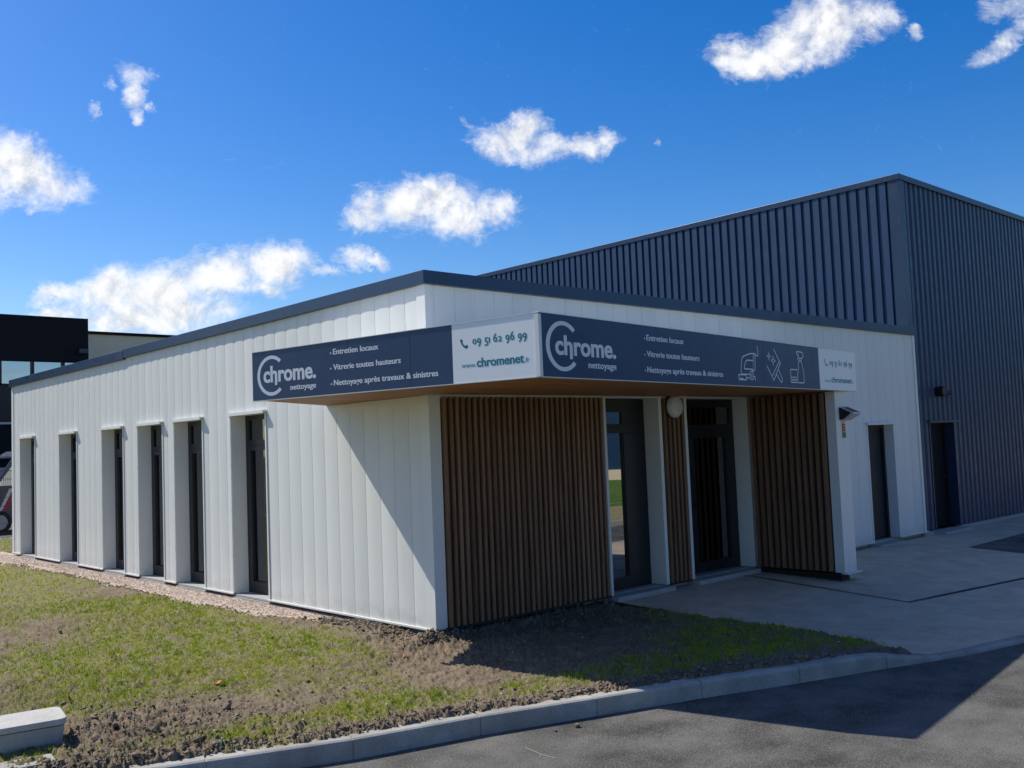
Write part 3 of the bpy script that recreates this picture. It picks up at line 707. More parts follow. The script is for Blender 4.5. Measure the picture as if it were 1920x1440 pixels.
def side_door():
    dep = .165; x0, x1 = D3
    b = MB(); b.box((x0, dep, 0), (x1, dep + .05, H3)); b.box((x0, dep - .03, 0), (x0 + .05, dep, H3)); b.box((x1 - .05, dep - .03, 0), (x1, dep, H3)); b.box((x0 + .05, dep - .03, H3 - .05), (x1 - .05, dep, H3))
    o = b.build('door', M['frame'], OFF, bevel=.003); o['label'] = 'plain dark door in the white wall beside the warehouse'
    r_ = MB(); door_reveal(r_, x0, x1, H3, dep, .03, .03); r_.build('reveal', M['white_trim'], o)
    h = MB(); h.tube((x0 + .10, dep, .82), (x0 + .10, dep - .05, .82), .01, 8); h.tube((x0 + .10, dep - .05, .82), (x0 + .20, dep - .05, .82), .008, 8); h.build('handle', M['silver'], o)
    d = MB(); d.box((x0 - .06, -.055, H3 + .013), (x1 + .06, -.004, H3 + .03)); d.box((x0 - .06, -.058, H3), (x1 + .06, -.054, H3 + .03)); d.build('drip_cap', M['white_trim'], o)
    s_ = MB(); s_.box((x0 - .04, -.12, -.095), (x1 - .05, dep, -.035)); s_.build('doorstep', M['concrete'], o)
entrance_door(); main_door(); side_door()

# canopy
ZB = 2.083
A = Vector((-1.197, .963)); Bp = Vector((-.494, -1.938)); Cp = Vector((5.457, -1.192)); W1 = Vector((0, 1.73))
cn = MB()
poly = [(-.006, 1.72), (A.x + .03, A.y - .02), (Bp.x + .04, Bp.y + .05), (Cp.x - .03, Cp.y + .03), (5.30, -.006), (-.006, -.006)]
cn.prism(poly, ZB + .012, ZB + .40); cn.build('canopy', M['white_trim'], OFF)
sf = MB()
ang = math.atan2((Bp - A).y, (Bp - A).x)
sf.prism([(-.007, 1.70), (A.x + .05, A.y - .03), (Bp.x + .05, Bp.y + .06), (Cp.x - .04, Cp.y + .03), (5.28, -.04), (-.007, -.04)], ZB - .0, ZB + .0115)
for k in range(1, 14):
    pass
sfo = sf.build('soffit', M['soffit'], OFF)

# ------------------------------------------------------------------ signs
def text_verts(body, bold=.0):
    cu = bpy.data.curves.new('t', 'FONT'); cu.body = body; cu.size = 1; cu.offset = bold; cu.resolution_u = 6; cu.fill_mode = 'FRONT'
    ob = bpy.data.objects.new('t', cu); COL.objects.link(ob)
    dg = bpy.context.evaluated_depsgraph_get(); me = ob.evaluated_get(dg).to_mesh()
    v = [(q.co.x, q.co.y) for q in me.vertices]; f = [tuple(p.vertices) for p in me.polygons]
    ob.evaluated_get(dg).to_mesh_clear(); bpy.data.objects.remove(ob); bpy.data.curves.remove(cu)
    return v, f
def bbox(v): xs_ = [p[0] for p in v]; ys_ = [p[1] for p in v]; return min(xs_), max(xs_), min(ys_), max(ys_)
XH = bbox(text_verts('x')[0])[3]; CH = bbox(text_verts('E')[0])[3]
class Sign:
    fat = .0018
    def __init__(s, P0, P1):
        s.P0 = P0; s.d = (P1 - P0).normalized(); s.n = Vector((s.d.y, -s.d.x)); s.L = (P1 - P0).length
    def pt(s, a, z, o=0): q = s.P0 + s.d * a + s.n * o; return (q.x, q.y, z)
    def flat(s, mb, v, f, o=.0096):
        i = len(mb.v); mb.v += [s.pt(a, z, o) for a, z in v]; mb.f += [tuple(i + k for k in q) for q in f]; mb.mi += [mb.cur] * len(f)
    def text(s, mb, body, a0, a1, zb, xh, bold=.0, o=.0096, slope=0.0):
        v, f = text_verts(body, bold); b = bbox(v); sx = (a1 - a0) / (b[1] - b[0]); sz = xh / XH
        for j, sh in enumerate((0, -s.fat, s.fat)): s.flat(mb, [(a0 + (x - b[0]) * sx + sh, zb + y * sz) for x, y in v], f, o + .0002 * j)
    def figures(s, mb, body, a0, a1, zb, xh, bold=.0, o=.0096):
        """old-style figures: 0 1 2 low, 6 8 tall, the rest hang below the line"""
        w = {}; cur = 0; items = []
        for ch in body:
            if ch == ' ': cur += .32; continue
            v, f = text_verts(ch, bold); b = bbox(v); items.append((ch, v, f, b, cur)); cur += (b[1] - b[0]) + .09
        tot = cur - .09; sx = (a1 - a0) / tot; sz = xh / XH
        for ch, v, f, b, c in items:
            hh = b[3] - b[2]
            if ch in '012': k = XH / hh; dz = 0
            elif ch in '68': k = 1.0; dz = 0
            else: k = 1.0; dz = -(CH - XH)
            for j, sh in enumerate((0, -.0018, .0018)): s.flat(mb, [(a0 + (c + x - b[0]) * sx + sh, zb + ((y - b[2]) * k + dz) * sz) for x, y in v], f, o + .0002 * j)
    def stroke(s, mb, pts, w=.010, closed=False, o=.0096):
        n = len(pts); P_ = [Vector(p) for p in pts]
        if closed: P_ = P_ + [P_[0]]
        L_ = []; R_ = []
        for i, p in enumerate(P_):
            if closed and i in (0, len(P_) - 1): d1 = (P_[-1] - P_[-2]).normalized(); d2 = (P_[1] - P_[0]).normalized()
            else:
                d1 = (P_[i] - P_[i - 1]).normalized() if i > 0 else (P_[1] - P_[0]).normalized()
                d2 = (P_[i + 1] - P_[i]).normalized() if i < len(P_) - 1 else d1
            nrm = Vector((-(d1 + d2).y, (d1 + d2).x))
            if nrm.length < 1e-6: nrm = Vector((-d1.y, d1.x))
            nrm.normalize(); c = max(.45, abs(nrm.dot(Vector((-d1.y, d1.x)))))
            L_.append(p + nrm * (w / 2 / c)); R_.append(p - nrm * (w / 2 / c))
        i0 = len(mb.v); k = len(P_)
        mb.v += [s.pt(q.x, q.y, o) for q in R_] + [s.pt(q.x, q.y, o) for q in L_]
        for i in range(k - 1): mb.f.append((i0 + i, i0 + i + 1, i0 + k + i + 1, i0 + k + i)); mb.mi.append(mb.cur)
    def arc(s, mb, c, rx, rz, th0, th1, w0, w1=None, n=48, o=.0096):
        i0 = len(mb.v); w1 = w0 if w1 is None else w1
        for k in range(n + 1):
            t = math.radians(th0 + (th1 - th0) * k / n); 
            mb.v.append(s.pt(c[0] + (rx - w0) * math.cos(t), c[1] + (rz - w1) * math.sin(t), o)); mb.v.append(s.pt(c[0] + rx * math.cos(t), c[1] + rz * math.sin(t), o))
        for k in range(n): mb.f.append((i0 + 2 * k, i0 + 2 * k + 1, i0 + 2 * k + 3, i0 + 2 * k + 2)); mb.mi.append(mb.cur)
    def disc(s, mb, a, z, rx, rz, n=12, o=.0096):
        i0 = len(mb.v)
        mb.v += [s.pt(a + rx * math.cos(2 * math.pi * k / n), z + rz * math.sin(2 * math.pi * k / n), o) for k in range(n)]; mb.f.append(tuple(range(i0, i0 + n))); mb.mi.append(mb.cur)
def slab(sg, mb, a0, a1, z0a, z0b, z1a, z1b, o0, o1):
    i = len(mb.v)
    mb.v += [sg.pt(a0, z0a, o0), sg.pt(a1, z0b, o0), sg.pt(a1, z0b, o1), sg.pt(a0, z0a, o1), sg.pt(a0, z1a, o0), sg.pt(a1, z1b, o0), sg.pt(a1, z1b, o1), sg.pt(a0, z1a, o1)]
    for q in ((0, 1, 2, 3), (7, 6, 5, 4), (3, 2, 6, 7), (1, 0, 4, 5), (2, 1, 5, 6), (0, 3, 7, 4)): mb.f.append(tuple(i + k for k in q)); mb.mi.append(mb.cur)
def sign(P0, P1, za, zb, dims, label, loc):
    root = thing('shop_sign', label, 'sign', loc, 'sign boards along the canopy edge')
    sg = Sign(P0, P1); ztop = lambda a: za + (zb - za) * a / sg.L
    b = MB().use(M['navy']); w = dims['white']; sm = dims['seam']
    slab(sg, b, 0, sm - .0015, ZB, ZB, ztop(0), ztop(sm), -.02, .009); slab(sg, b, sm + .0015, w - .0008, ZB, ZB, ztop(sm), ztop(w), -.02, .009)
    b.use(M['anthracite'])
    for a_ in (.02, sm - .02, sm + .02, w - .03):
        for z_ in (ZB + .03, ZB + .22, ztop(a_) - .03): sg.disc(b, a_, z_, .004, .004, 8, .0094)
    b.build('navy_panel', None, root)
    b = MB(); slab(sg, b, w + .0008, sg.L, ZB, ZB, ztop(w), ztop(sg.L), -.02, .009); b.build('white_panel', M['signwhite'], root)
    b = MB(); slab(sg, b, 0, sg.L, ztop(0) + .001, ztop(sg.L) + .001, ztop(0) + .006, ztop(sg.L) + .006, -.03, .014)
    if dims.get('edge'): slab(sg, b, sg.L - dims['edge'], sg.L + .012, ZB, ZB, ztop(sg.L) - .004, ztop(sg.L) - .004, -.03, .013)
    slab(sg, b, 0, sg.L, ZB - .006, ZB - .006, ZB - .001, ZB - .001, -.03, .012)
    b.build('edge_trim', M['white_trim'], root)
    # logo
    c, rx, rz, tw, tz = dims['logo']
    b = MB(); sg.arc(b, c, rx, rz, dims['a0'], dims['a1'], tw, tz); b.build('logo_ring', M['letters'], root)
    b = MB(); x0, x1, zl, xh = dims['word']; sg.text(b, 'chrome.', x0, x1, zl, xh, .026)
    # long right leg of the h
    v1 = bbox(text_verts('chrome.', .026)[0]); v2 = bbox(text_verts('ch', .026)[0]); sx = (x1 - x0) / (v1[1] - v1[0]); hx = x0 + (v2[1] - v1[0]) * sx
    lw = .115 * sx * 1.35
    i0 = len(b.v); b.v += [sg.pt(hx - lw, zl + .01, .0104), sg.pt(hx, zl + .01, .0104), sg.pt(hx, zl - dims['leg'], .0104), sg.pt(hx - lw, zl - dims['leg'] - .004, .0104)][::-1]; b.f.append((i0, i0 + 1, i0 + 2, i0 + 3)); b.mi.append(0)
    b.build('brand_name', M['letters'], root)
    b = MB(); x0, x1, zl, xh = dims['sub']; sg.text(b, 'nettoyage', x0, x1, zl, xh, .012); b.build('brand_subtitle', M['letters'], root)
    for tx, x0, x1, zl, xh in dims['lines']:
        b = MB(); sg.text(b, tx, x0, x1, zl, xh, .008); b.build('text_line', M['letters'], root); b = MB(); sg.disc(b, x0 - .030, zl + xh * .45, .0075, .0075); b.build('bullet', M['letters'], root)
    return root, sg
def handset(sg, mb, x0, x1, z0, z1):
    # telephone receiver: thick arc with two heavier ends
    pts = []
    cx_, cz_ = x1 + .012, z1 + .006; 
    sg.stroke(mb, [(x0 + .004, z1 - .004), (x0 + .010, z1 - .03), (x0 + .022, z0 + .028), (x0 + .045, z0 + .010), (x1 - .006, z0 + .012)], .016)
    sg.stroke(mb, [(x0 + .002, z1 - .022), (x0 + .017, z1 - .010)], .022); sg.stroke(mb, [(x1 - .024, z0 + .008), (x1 - .004, z0 + .022)], .022)
t1 = 'Entretien locaux'; t2 = 'Vitrerie toutes hauteurs'; t3 = 'Nettoyage apr\u00e8s travaux & sinistres'
rootL, sgL = sign(A, Bp, 2.506, 2.536, dict(white=2.220, seam=1.807, edge=.022, logo=((.243, 2.290), .180, .175, .034, .030), a0=48, a1=312,
    word=(.143, .779, 2.236, .088), leg=.030, sub=(.473, .777, 2.151, .030),
    lines=[(t1, .985, 1.481, 2.410, .030), (t2, .982, 1.709, 2.282, .030), (t3, .985, 2.077, 2.153, .030)]),
    'left navy and white sign board on the canopy, facing the lawn side', (A.x, A.y, ZB))
b = MB(); handset(sgL, b, 2.300, 2.369, 2.336, 2.414); b.build('phone_symbol', M['teal'], rootL)
b = MB(); sgL.figures(b, '09 51 62 96 99', 2.412, 2.893, 2.362, .040, .006); b.build('phone_number', M['teal'], rootL)
b = MB(); sgL.text(b, 'www.', 2.303, 2.434, 2.195, .022); b.build('web_prefix', M['teal_light'], rootL); b = MB(); sgL.text(b, '.fr', 2.868, 2.906, 2.195, .022); b.build('web_suffix', M['teal_light'], rootL)
b = MB(); sgL.text(b, 'chromenet', 2.444, 2.862, 2.192, .042, .018); b.build('web_address', M['teal'], rootL)
rootR, sgR = sign(Bp, Cp, 2.540, 2.540, dict(white=4.925, seam=3.560, logo=((.278, 2.312), .208, .185, .045, .031), a0=44, a1=316,
    word=(.180, .956, 2.252, .090), leg=.030, sub=(.582, .954, 2.162, .032),
    lines=[(t1, 1.416, 2.014, 2.421, .031), (t2, 1.411, 2.275, 2.286, .031), (t3, 1.406, 2.702, 2.156, .031)]),
    'long navy sign board with cleaning icons on the canopy, facing the road', (Bp.x, Bp.y, ZB))
b = MB(); handset(sgR, b, 5.084, 5.165, 2.342, 2.428); b.build('phone_symbol', M['teal'], rootR)
b = MB(); sgR.figures(b, '09 51 62 96 99', 5.222, 5.895, 2.361, .044, .006); b.build('phone_number', M['teal'], rootR)
b = MB(); sgR.text(b, 'www.', 5.062, 5.240, 2.168, .020); b.build('web_prefix', M['teal_light'], rootR); b = MB(); sgR.text(b, '.fr', 5.858, 5.905, 2.168, .022); b.build('web_suffix', M['teal_light'], rootR)
b = MB(); sgR.text(b, 'chromenet', 5.250, 5.850, 2.167, .040, .018); b.build('web_address', M['teal'], rootR)
w_ = .0105
b = MB(); st = lambda p, c=False, w=w_: sgR.stroke(b, p, w, c)
st([(3.067, 2.193), (3.068, 2.239), (3.090, 2.330), (3.105, 2.350), (3.128, 2.366), (3.246, 2.393), (3.300, 2.401), (3.380, 2.403), (3.362, 2.249), (3.345, 2.236), (3.300, 2.228)])
st([(3.067, 2.193), (3.245, 2.196)]); st([(3.380, 2.400), (3.400, 2.384), (3.430, 2.384), (3.446, 2.405), (3.443, 2.430), (3.430, 2.482)]); st([(3.343, 2.400), (3.328, 2.30), (3.318, 2.247)])
st([(3.140, 2.246), (3.145, 2.275), (3.168, 2.312), (3.190, 2.328), (3.218, 2.333), (3.332, 2.331), (3.320, 2.246)], True)
st([(3.012, 2.186), (3.168, 2.187), (3.168, 2.141), (3.018, 2.139)], True); st([(3.04, 2.152), (3.10, 2.152)]); st([(3.168, 2.160), (3.239, 2.160)])
sgR.arc(b, (3.285, 2.186), .046, .046, 0, 360, .010); sgR.arc(b, (3.285, 2.186), .018, .018, 0, 360, .009); st([(3.322, 2.178), (3.350, 2.174), (3.362, 2.160), (3.352, 2.134)])
b.build('scrubber_symbol', M['letters'], rootR)
b = MB()
st([(3.801, 2.472), (3.930, 2.345), (3.945, 2.331), (3.913, 2.298), (3.770, 2.151), (3.745, 2.178), (3.631, 2.293)]); st([(3.918, 2.350), (3.745, 2.196)])
st([(3.885, 2.268), (3.972, 2.170), (3.966, 2.148), (3.944, 2.135), (3.925, 2.148), (3.836, 2.214)])
for cx_, cz_, rx, rz in ((3.683, 2.392, .038, .040), (3.780, 2.351, .050, .050)):
    st([(cx_, cz_ + rz), (cx_ + rx * .22, cz_ + rz * .25), (cx_ + rx, cz_), (cx_ + rx * .22, cz_ - rz * .25), (cx_, cz_ - rz), (cx_ - rx * .22, cz_ - rz * .25), (cx_ - rx, cz_), (cx_ - rx * .22, cz_ + rz * .25)], True, .008)
b.build('squeegee_symbol', M['letters'], rootR)
b = MB()
st([(4.404, 2.375), (4.382, 2.352), (4.386, 2.306), (4.352, 2.240), (4.346, 2.150), (4.362, 2.141), (4.488, 2.141), (4.508, 2.155), (4.512, 2.240), (4.492, 2.304), (4.458, 2.372)], True)
st([(4.404, 2.375), (4.411, 2.400), (4.465, 2.402), (4.458, 2.372)]); st([(4.465, 2.402), (4.505, 2.418), (4.518, 2.440), (4.505, 2.462), (4.474, 2.471), (4.354, 2.471), (4.354, 2.448), (4.385, 2.441), (4.411, 2.402)])
st([(4.392, 2.430), (4.366, 2.384)]); st([(4.350, 2.278), (4.190, 2.276), (4.180, 2.262), (4.178, 2.155), (4.190, 2.142), (4.330, 2.142)]); st([(4.180, 2.195), (4.330, 2.196)], False, .009); st([(4.200, 2.168), (4.330, 2.169)], False, .012)
b.build('spray_bottle_symbol', M['letters'], rootR)

# ------------------------------------------------------------------ small things on the walls
wl = thing('wall_lamp', 'round opal wall lamp above the narrow slatted strip between the doors', 'lamp', (3.44, -.03, 1.965))
b = MB(); b.tube((3.44, -.023, 1.965), (3.44, -.05, 1.965), .135, 32); b.build('base', M['black'], wl)
b = MB(); 
for (ra, ya), (rb, yb) in zip([(.127, -.0505), (.125, -.075), (.105, -.10), (.06, -.115), (.0, -.12)][:-1], [(.125, -.075), (.105, -.10), (.06, -.115), (.002, -.12)]):
    b.tube((3.44, ya, 1.965), (3.44, yb, 1.965), ra, 32, rb, caps=False)
b.build('shade', M['opal'], wl, smooth=True)
FFY = FY - .0125
sl_ = thing('solar_lamp', 'small solar security lamp on the white pillar under the sign end', 'lamp', (5.13, FFY, 1.80))
b = MB(); yb_ = FFY
prof = [(yb_, 1.735), (yb_, 1.895), (yb_ - .012, 1.897), (yb_ - .17, 1.825), (yb_ - .175, 1.805), (yb_ - .05, 1.74)]
b.v += [(5.045, y_, z_) for y_, z_ in prof] + [(5.225, y_, z_) for y_, z_ in prof]; nn = len(prof)
b.f += [tuple(range(nn)), tuple(reversed(range(nn, 2 * nn)))] + [((k + 1) % nn, k, nn + k, nn + (k + 1) % nn) for k in range(nn)]; b.mi += [0] * (nn + 2)
b.build('housing', M['silver'], sl_, bevel=.004)
b = MB(); b.v += [(5.06, yb_ - .022, 1.8952), (5.21, yb_ - .022, 1.8952), (5.21, yb_ - .16, 1.8325), (5.06, yb_ - .16, 1.8325)]; b.f.append((0, 3, 2, 1)); b.mi.append(0)
b.build('solar_panel', M['solar'], sl_)
b = MB(); b.poly([(5.0435, y_, z_) for y_, z_ in [(yb_, 1.745), (yb_, 1.885), (yb_ - .02, 1.885), (yb_ - .15, 1.82), (yb_ - .05, 1.75)]]); b.build('side_cover', M['black'], sl_)
stk = thing('warning_sticker', 'small red and green sticker under the solar lamp on the pillar', 'sticker', (5.13, FFY, 1.64))
b = MB().use(M['sticker_cream']); b.box((5.085, FFY - .003, 1.535), (5.165, FFY - .0005, 1.735)); b.use(M['sticker_red'])
for k in range(3): b.box((5.090, FFY - .005, 1.612 + k * .031), (5.160, FFY - .0032, 1.637 + k * .031))
b.use(M['black']); b.box((5.086, FFY - .0045, 1.605), (5.090, FFY - .0032, 1.705)); 
for k in range(3): b.box((5.095, FFY - .006, 1.6205 + k * .031), (5.150, FFY - .0052, 1.624 + k * .031))
b.use(M['sticker_green']); b.box((5.087, FFY - .005, 1.538), (5.163, FFY - .0032, 1.600)); b.build('print', None, stk)

# ------------------------------------------------------------------ warehouse
WH = thing('warehouse', 'tall dark blue grey warehouse clad in ribbed steel sheets', 'building', (9.53, .05, 0))
WX, WY, WZ = 9.53, .04, 5.56; WX1, WY1 = 24.0, 22.0
def ribbed(mb, axis, fixed, a0, a1, z0, z1, pitch, depth, top, slope, holes=()):
    """trapezoid sheet; outward is -axis side. top = width share of the proud flat, slope = share of each flank"""
    n = int((a1 - a0) / pitch) + 1; pts = []
    for k in range(n):
        s0 = a0 + k * pitch
        low = 1 - top - 2 * slope
        for t, d in ((0, 0), (low, 0), (low + slope, depth), (low + slope + top, depth), (1, 0)): 
            p = s0 + t * pitch
            if p <= a1: pts.append((p, d))
    for (p, d), (q, e) in zip(pts[:-1], pts[1:]):
        if q - p < 1e-6: continue
        zb = z0; mid = (p + q) / 2
        for h in holes:
            if h[0] < mid < h[1]: zb = h[2]
        if axis == 'x': mb.poly([(p, fixed - d, zb), (q, fixed - e, zb), (q, fixed - e, z1), (p, fixed - d, z1)])
        else: mb.poly([(fixed - d, q, zb), (fixed - e if False else fixed - e, q, zb), (fixed - e, q, z1), (fixed - d, p, z1)][:0] or [(fixed - e, q, zb), (fixed - d, p, zb), (fixed - d, p, z1), (fixed - e, q, z1)])
b = MB(); ribbed(b, 'y', WX, WY + .12, WY1, 3.0, WZ, .168, .036, .62, .06); b.build('side_wall', M['warehouse'], WH)
WD = (10.06, 10.95, 1.69)
b = MB(); ribbed(b, 'x', WY, 9.66, WX1, .0, WZ, .1775, .034, .45, .10, [WD]); b.build('front_wall', M['warehouse'], WH)
b = MB(); b.box((WX + .03, WY + .06, -.1), (WX + .08, WY1, WZ)); b.box((WX1 - .05, WY + .06, -.1), (WX1, WY1, WZ)); b.box((WX + .081, WY1 - .05, -.1), (WX1 - .051, WY1, WZ)); b.box((11.0, WY + .06, -.1), (WX1 - .051, WY + .1, WZ)); b.box((WX + .081, WY + .06, 1.75), (10.999, WY + .1, WZ)); b.box((WX + .081, WY + .06, 5.2), (WX1 - .1, WY1 - .06, 5.3)); b.build('inner_lining', M['batten'], WH)
b = MB(); b.box((9.676, WY - .046, .0), (9.70, WY - .002, 3.2)); b.box((WX - .040, WY - .046, 3.203), (WX + .15, WY - .002, WZ - .002)); b.box((WX - .040, WY - .0015, 3.0), (WX - .002, WY + .13, WZ - .002)); b.build('corner_trim', M['anthracite'], WH)
b = MB(); b.box((WX - .055, WY - .065, WZ), (WX1, WY + .2, WZ + .095)); b.box((WX - .05, WY + .2005, WZ), (WX + .2, WY1, WZ + .095)); b.build('coping', M['anthracite'], WH, bevel=.005)
b = MB(); b.box((9.66, WY - .015, -.35), (10.03, WY + .05, -.012)); b.box((10.98, WY - .015, -.35), (WX1, WY + .05, -.012)); b.build('plinth', M['concrete'], WH)
b = MB(); b.box((9.66, -.0, -.012), (10.06, .02, .0)) if False else None
b.box((10.06, WY + .15, .0), (10.95, WY + .18, 1.69)); b.box((10.06, WY + .11, 0), (10.12, WY + .15, 1.69)); b.box((10.89, WY + .11, 0), (10.95, WY + .15, 1.69)); b.box((10.12, WY + .11, 1.63), (10.89, WY + .15, 1.69)); dr = b.build('door', M['black_clad'], WH)
b = MB(); b.box((10.03, WY - .04, .0), (10.0595, WY + .15, 1.70)); b.box((10.951, WY - .04, .0), (10.98, WY + .15, 1.70)); b.box((10.06, WY - .04, 1.691), (10.95, WY + .15, 1.705)); b.build('reveal', M['anthracite'], dr)
b = MB(); b.box((9.98, WY - .075, 1.706), (11.03, WY - .033, 1.73)); b.box((9.98, WY - .078, 1.70), (11.03, WY - .0755, 1.73)); b.build('drip_cap', M['anthracite'], dr)
b = MB(); b.box((10.0, -.16, -.12), (11.02, WY + .1, -.03)); b.build('doorstep', M['concrete'], dr)
b = MB(); b.tube((10.80, WY + .15, .82), (10.80, WY + .09, .82), .012, 8); b.tube((10.80, WY + .09, .82), (10.69, WY + .09, .82), .009, 8); b.build('handle', M['black'], dr)
fl_ = thing('floodlight', 'black floodlight over the warehouse door', 'lamp', (10.45, WY - .03, 2.2))
b = MB(); b.tube((10.40, WY - .032, 2.20), (10.40, WY - .16, 2.20), .075, 20, .085); b.tube((10.40, WY - .10, 2.20), (10.40, WY - .12, 2.20), .10, 20); b.build('housing', M['black'], fl_)
b = MB(); b.tube((10.40, WY - .10, 2.15), (10.66, WY - .14, 2.17), .022, 8); b.tube((10.66, WY - .14, 2.17), (10.70, WY - .10, 2.17), .035, 10); b.tube((10.35, WY - .12, 2.13), (10.62, WY - .16, 2.10), .008, 6); b.build('arm', M['black'], fl_)

# ------------------------------------------------------------------ background buildings, van, fence
DB = thing('dark_office_block', 'near black office block with a band of windows behind the lawn', 'building', (4, 30, 0))
b = MB(); b.box((-12, 30, 5.32), (7.30, 40, 6.95)); b.box((-12, 30.02, -.2), (7.28, 40, 3.05)); b.box((-12, 30.25, 3.05), (7.25, 40, 5.32)); b.build('wall', M['black_clad'], DB)
b = MB(); b.box((-12, 29.97, 3.055), (7.30, 30.019, 3.13)); b.build('pale_band', M['silver'], DB)
mull = [4.33 - 1.06 * k for k in range(10)] + [5.40, 6.45]
b = MB()
for x_ in mull: b.box((x_ - .05, 30.12, 3.14), (x_ + .05, 30.24, 5.31))
b.box((-12, 30.12, 4.44), (7.25, 30.239, 4.50)) ; b.build('window_frame', M['frame'], DB)
for x0_, x1_ in [(3.33, 4.28), (4.38, 5.35), (5.45, 6.40), (6.50, 7.2)]:
    b = MB(); b.box((x0_, 30.20, 4.501), (x1_, 30.21, 5.31)); wn = b.build('window', M['farglass'], DB)
    b = MB(); b.box((x0_, 30.20, 3.14), (x1_, 30.21, 4.439)); b.build('lower_panel', M['frame'], DB)
b = MB(); b.tube((7.05, 29.99, 5.72), (7.05, 29.85, 5.72), .05, 8); b.box((6.85, 29.62, 5.62), (7.15, 29.85, 5.78)); b.build('lamp', M['anthracite'], DB)
BG = thing('beige_building', 'beige rendered building with thin dark roof edge behind the dark block', 'building', (10, 36, 0))
b = MB(); b.box((7.0, 36, -.2), (26, 48, 7.16)); b.build('wall', M['beige'], BG)
b = MB(); b.box((6.9, 35.9, 7.161), (26.1, 48.1, 7.28)); b.build('roof', M['black_clad'], BG)
OP = thing('opposite_warehouse', 'long grey blue warehouse with pale base far across the road', 'building', (30, -35, 0))
b = MB(); b.prism([(10, -40), (40, -7), (48, -14), (18, -47)][::-1], .35, 6.0); b.build('wall', M['warehouse'], OP)
b = MB(); b.prism([(9.9, -39.9), (39.9, -6.9), (48, -14), (18, -47)][::-1], -.3, .35); b.build('plinth', M['beige'], OP)

VN = thing('van', 'dark van with red and white side stripe parked behind the mesh fence', 'van', (2.9, 20.8, -.1))
vy0, vy1 = 20.0, 21.6; vz = -.10
prof = [(.95, .28), (.90, .75), (1.02, .98), (1.42, 1.10), (1.60, 1.30), (2.02, 1.95), (2.25, 2.08), (5.3, 2.10), (5.42, 1.95), (5.45, .30)]
b = MB(); nn = len(prof)
b.v += [(x_, vy0, z_ + vz) for x_, z_ in prof] + [(x_, vy1, z_ + vz) for x_, z_ in prof]
b.f += [tuple(range(nn)), tuple(reversed(range(nn, 2 * nn)))] + [((k + 1) % nn, k, nn + k, nn + (k + 1) % nn) for k in range(nn)]; b.mi += [0] * (nn + 2)
body = b.build('body', M['vanpaint'], VN, bevel=.03)
b = MB(); b.poly([(x_, vy0 - .004, z_ + vz) for x_, z_ in [(1.62, 1.20), (2.6, 1.20), (2.6, 1.88), (2.10, 1.88)]]); b.build('side_window', M['farglass'], VN)
b = MB(); b.poly([(1.65, vy0 + .08, 1.33 + vz), (2.00, vy0 + .08, 1.90 + vz), (2.00, vy1 - .08, 1.90 + vz), (1.65, vy1 - .08, 1.33 + vz)]); 
b.v = [(x_ - .02, y_, z_) for x_, y_, z_ in b.v]; b.build('windscreen', M['farglass'], VN)
b = MB(); b.box((2.05, vy0 - .003, 2.0 + vz), (5.2, vy0 + .2, 2.12 + vz)); b.build('roof_edge', M['signwhite'], VN)
b = MB().use(M['red']); b.poly([(x_, vy0 - .005, z_ + vz) for x_, z_ in [(1.72, .55), (1.84, .55), (2.12, 1.12), (2.0, 1.12)]]); b.use(M['signwhite']); b.poly([(x_, vy0 - .005, z_ + vz) for x_, z_ in [(1.64, .55), (1.715, .55), (1.99, 1.12), (1.90, 1.12)]]); b.build('stripe', None, VN)
for x_ in (1.66, 4.7):
    b = MB(); b.tube((x_, vy0 - .02, .28 + vz), (x_, vy0 + .2, .28 + vz), .29, 28); wh_ = b.build('wheel', M['tyre'], VN)
    b = MB(); b.tube((x_, vy0 - .03, .28 + vz), (x_, vy0 - .021, .28 + vz), .19, 24); b.build('rim', M['silver'], wh_)
b = MB(); b.box((.88, vy0 + .1, .45 + vz), (.93, vy0 + .4, .65 + vz)); b.build('headlight', M['signwhite'], VN)
b = MB(); b.box((1.50, vy0 - .16, 1.25 + vz), (1.60, vy0 - .02, 1.45 + vz)); b.build('mirror', M['black'], VN)
FN = thing('mesh_fence', 'dark wire mesh fence in front of the parked van', 'fence', (0, 18.6, -.1))
b = MB()
for k in range(0, 260): x_ = -8 + k * .045; b.box((x_, 18.60, -.05), (x_ + .006, 18.606, 1.5))
for k in range(8): z_ = .0 + k * .21; b.box((-8, 18.607, z_), (3.7, 18.613, z_ + .008))
b.build('panel', M['frame'], FN)
for k in range(6): b = MB(); x_ = -8 + k * 2.1; b.box((x_ - .03, 18.62, -.11), (x_ + .03, 18.68, 1.55)); b.build('post', M['frame'], FN)

# ------------------------------------------------------------------ near things on the lawn and road
UB = thing('utility_box', 'grey concrete inspection box with a pale lid on the lawn', 'utility box', (-3.4, -.1, -.12))
def rrect(c, ux, uy, hx, hy, r_, n=5):
    pts = []
    for sx_, sy_, a0 in ((1, 1, 0), (-1, 1, 90), (-1, -1, 180), (1, -1, 270)):
        for k in range(n + 1):
            t = math.radians(a0 + 90 * k / n); u_ = sx_ * (hx - r_) + r_ * math.cos(t); v_ = sy_ * (hy - r_) + r_ * math.sin(t)
            pts.append((c[0] + ux[0] * u_ + uy[0] * v_, c[1] + ux[1] * u_ + uy[1] * v_))
    return pts
UX = Vector((.985, -.17)).normalized(); UY = Vector((-UX.y, UX.x))
UC = Vector((-3.285, -.61)) - UX * .205 + UY * .175
top = rrect(UC, UX, UY, .205, .175, .05); bot = rrect(UC, UX, UY, .165, .135, .04); btop = rrect(UC, UX, UY, .195, .165, .045)
b = MB(); n_ = len(top)
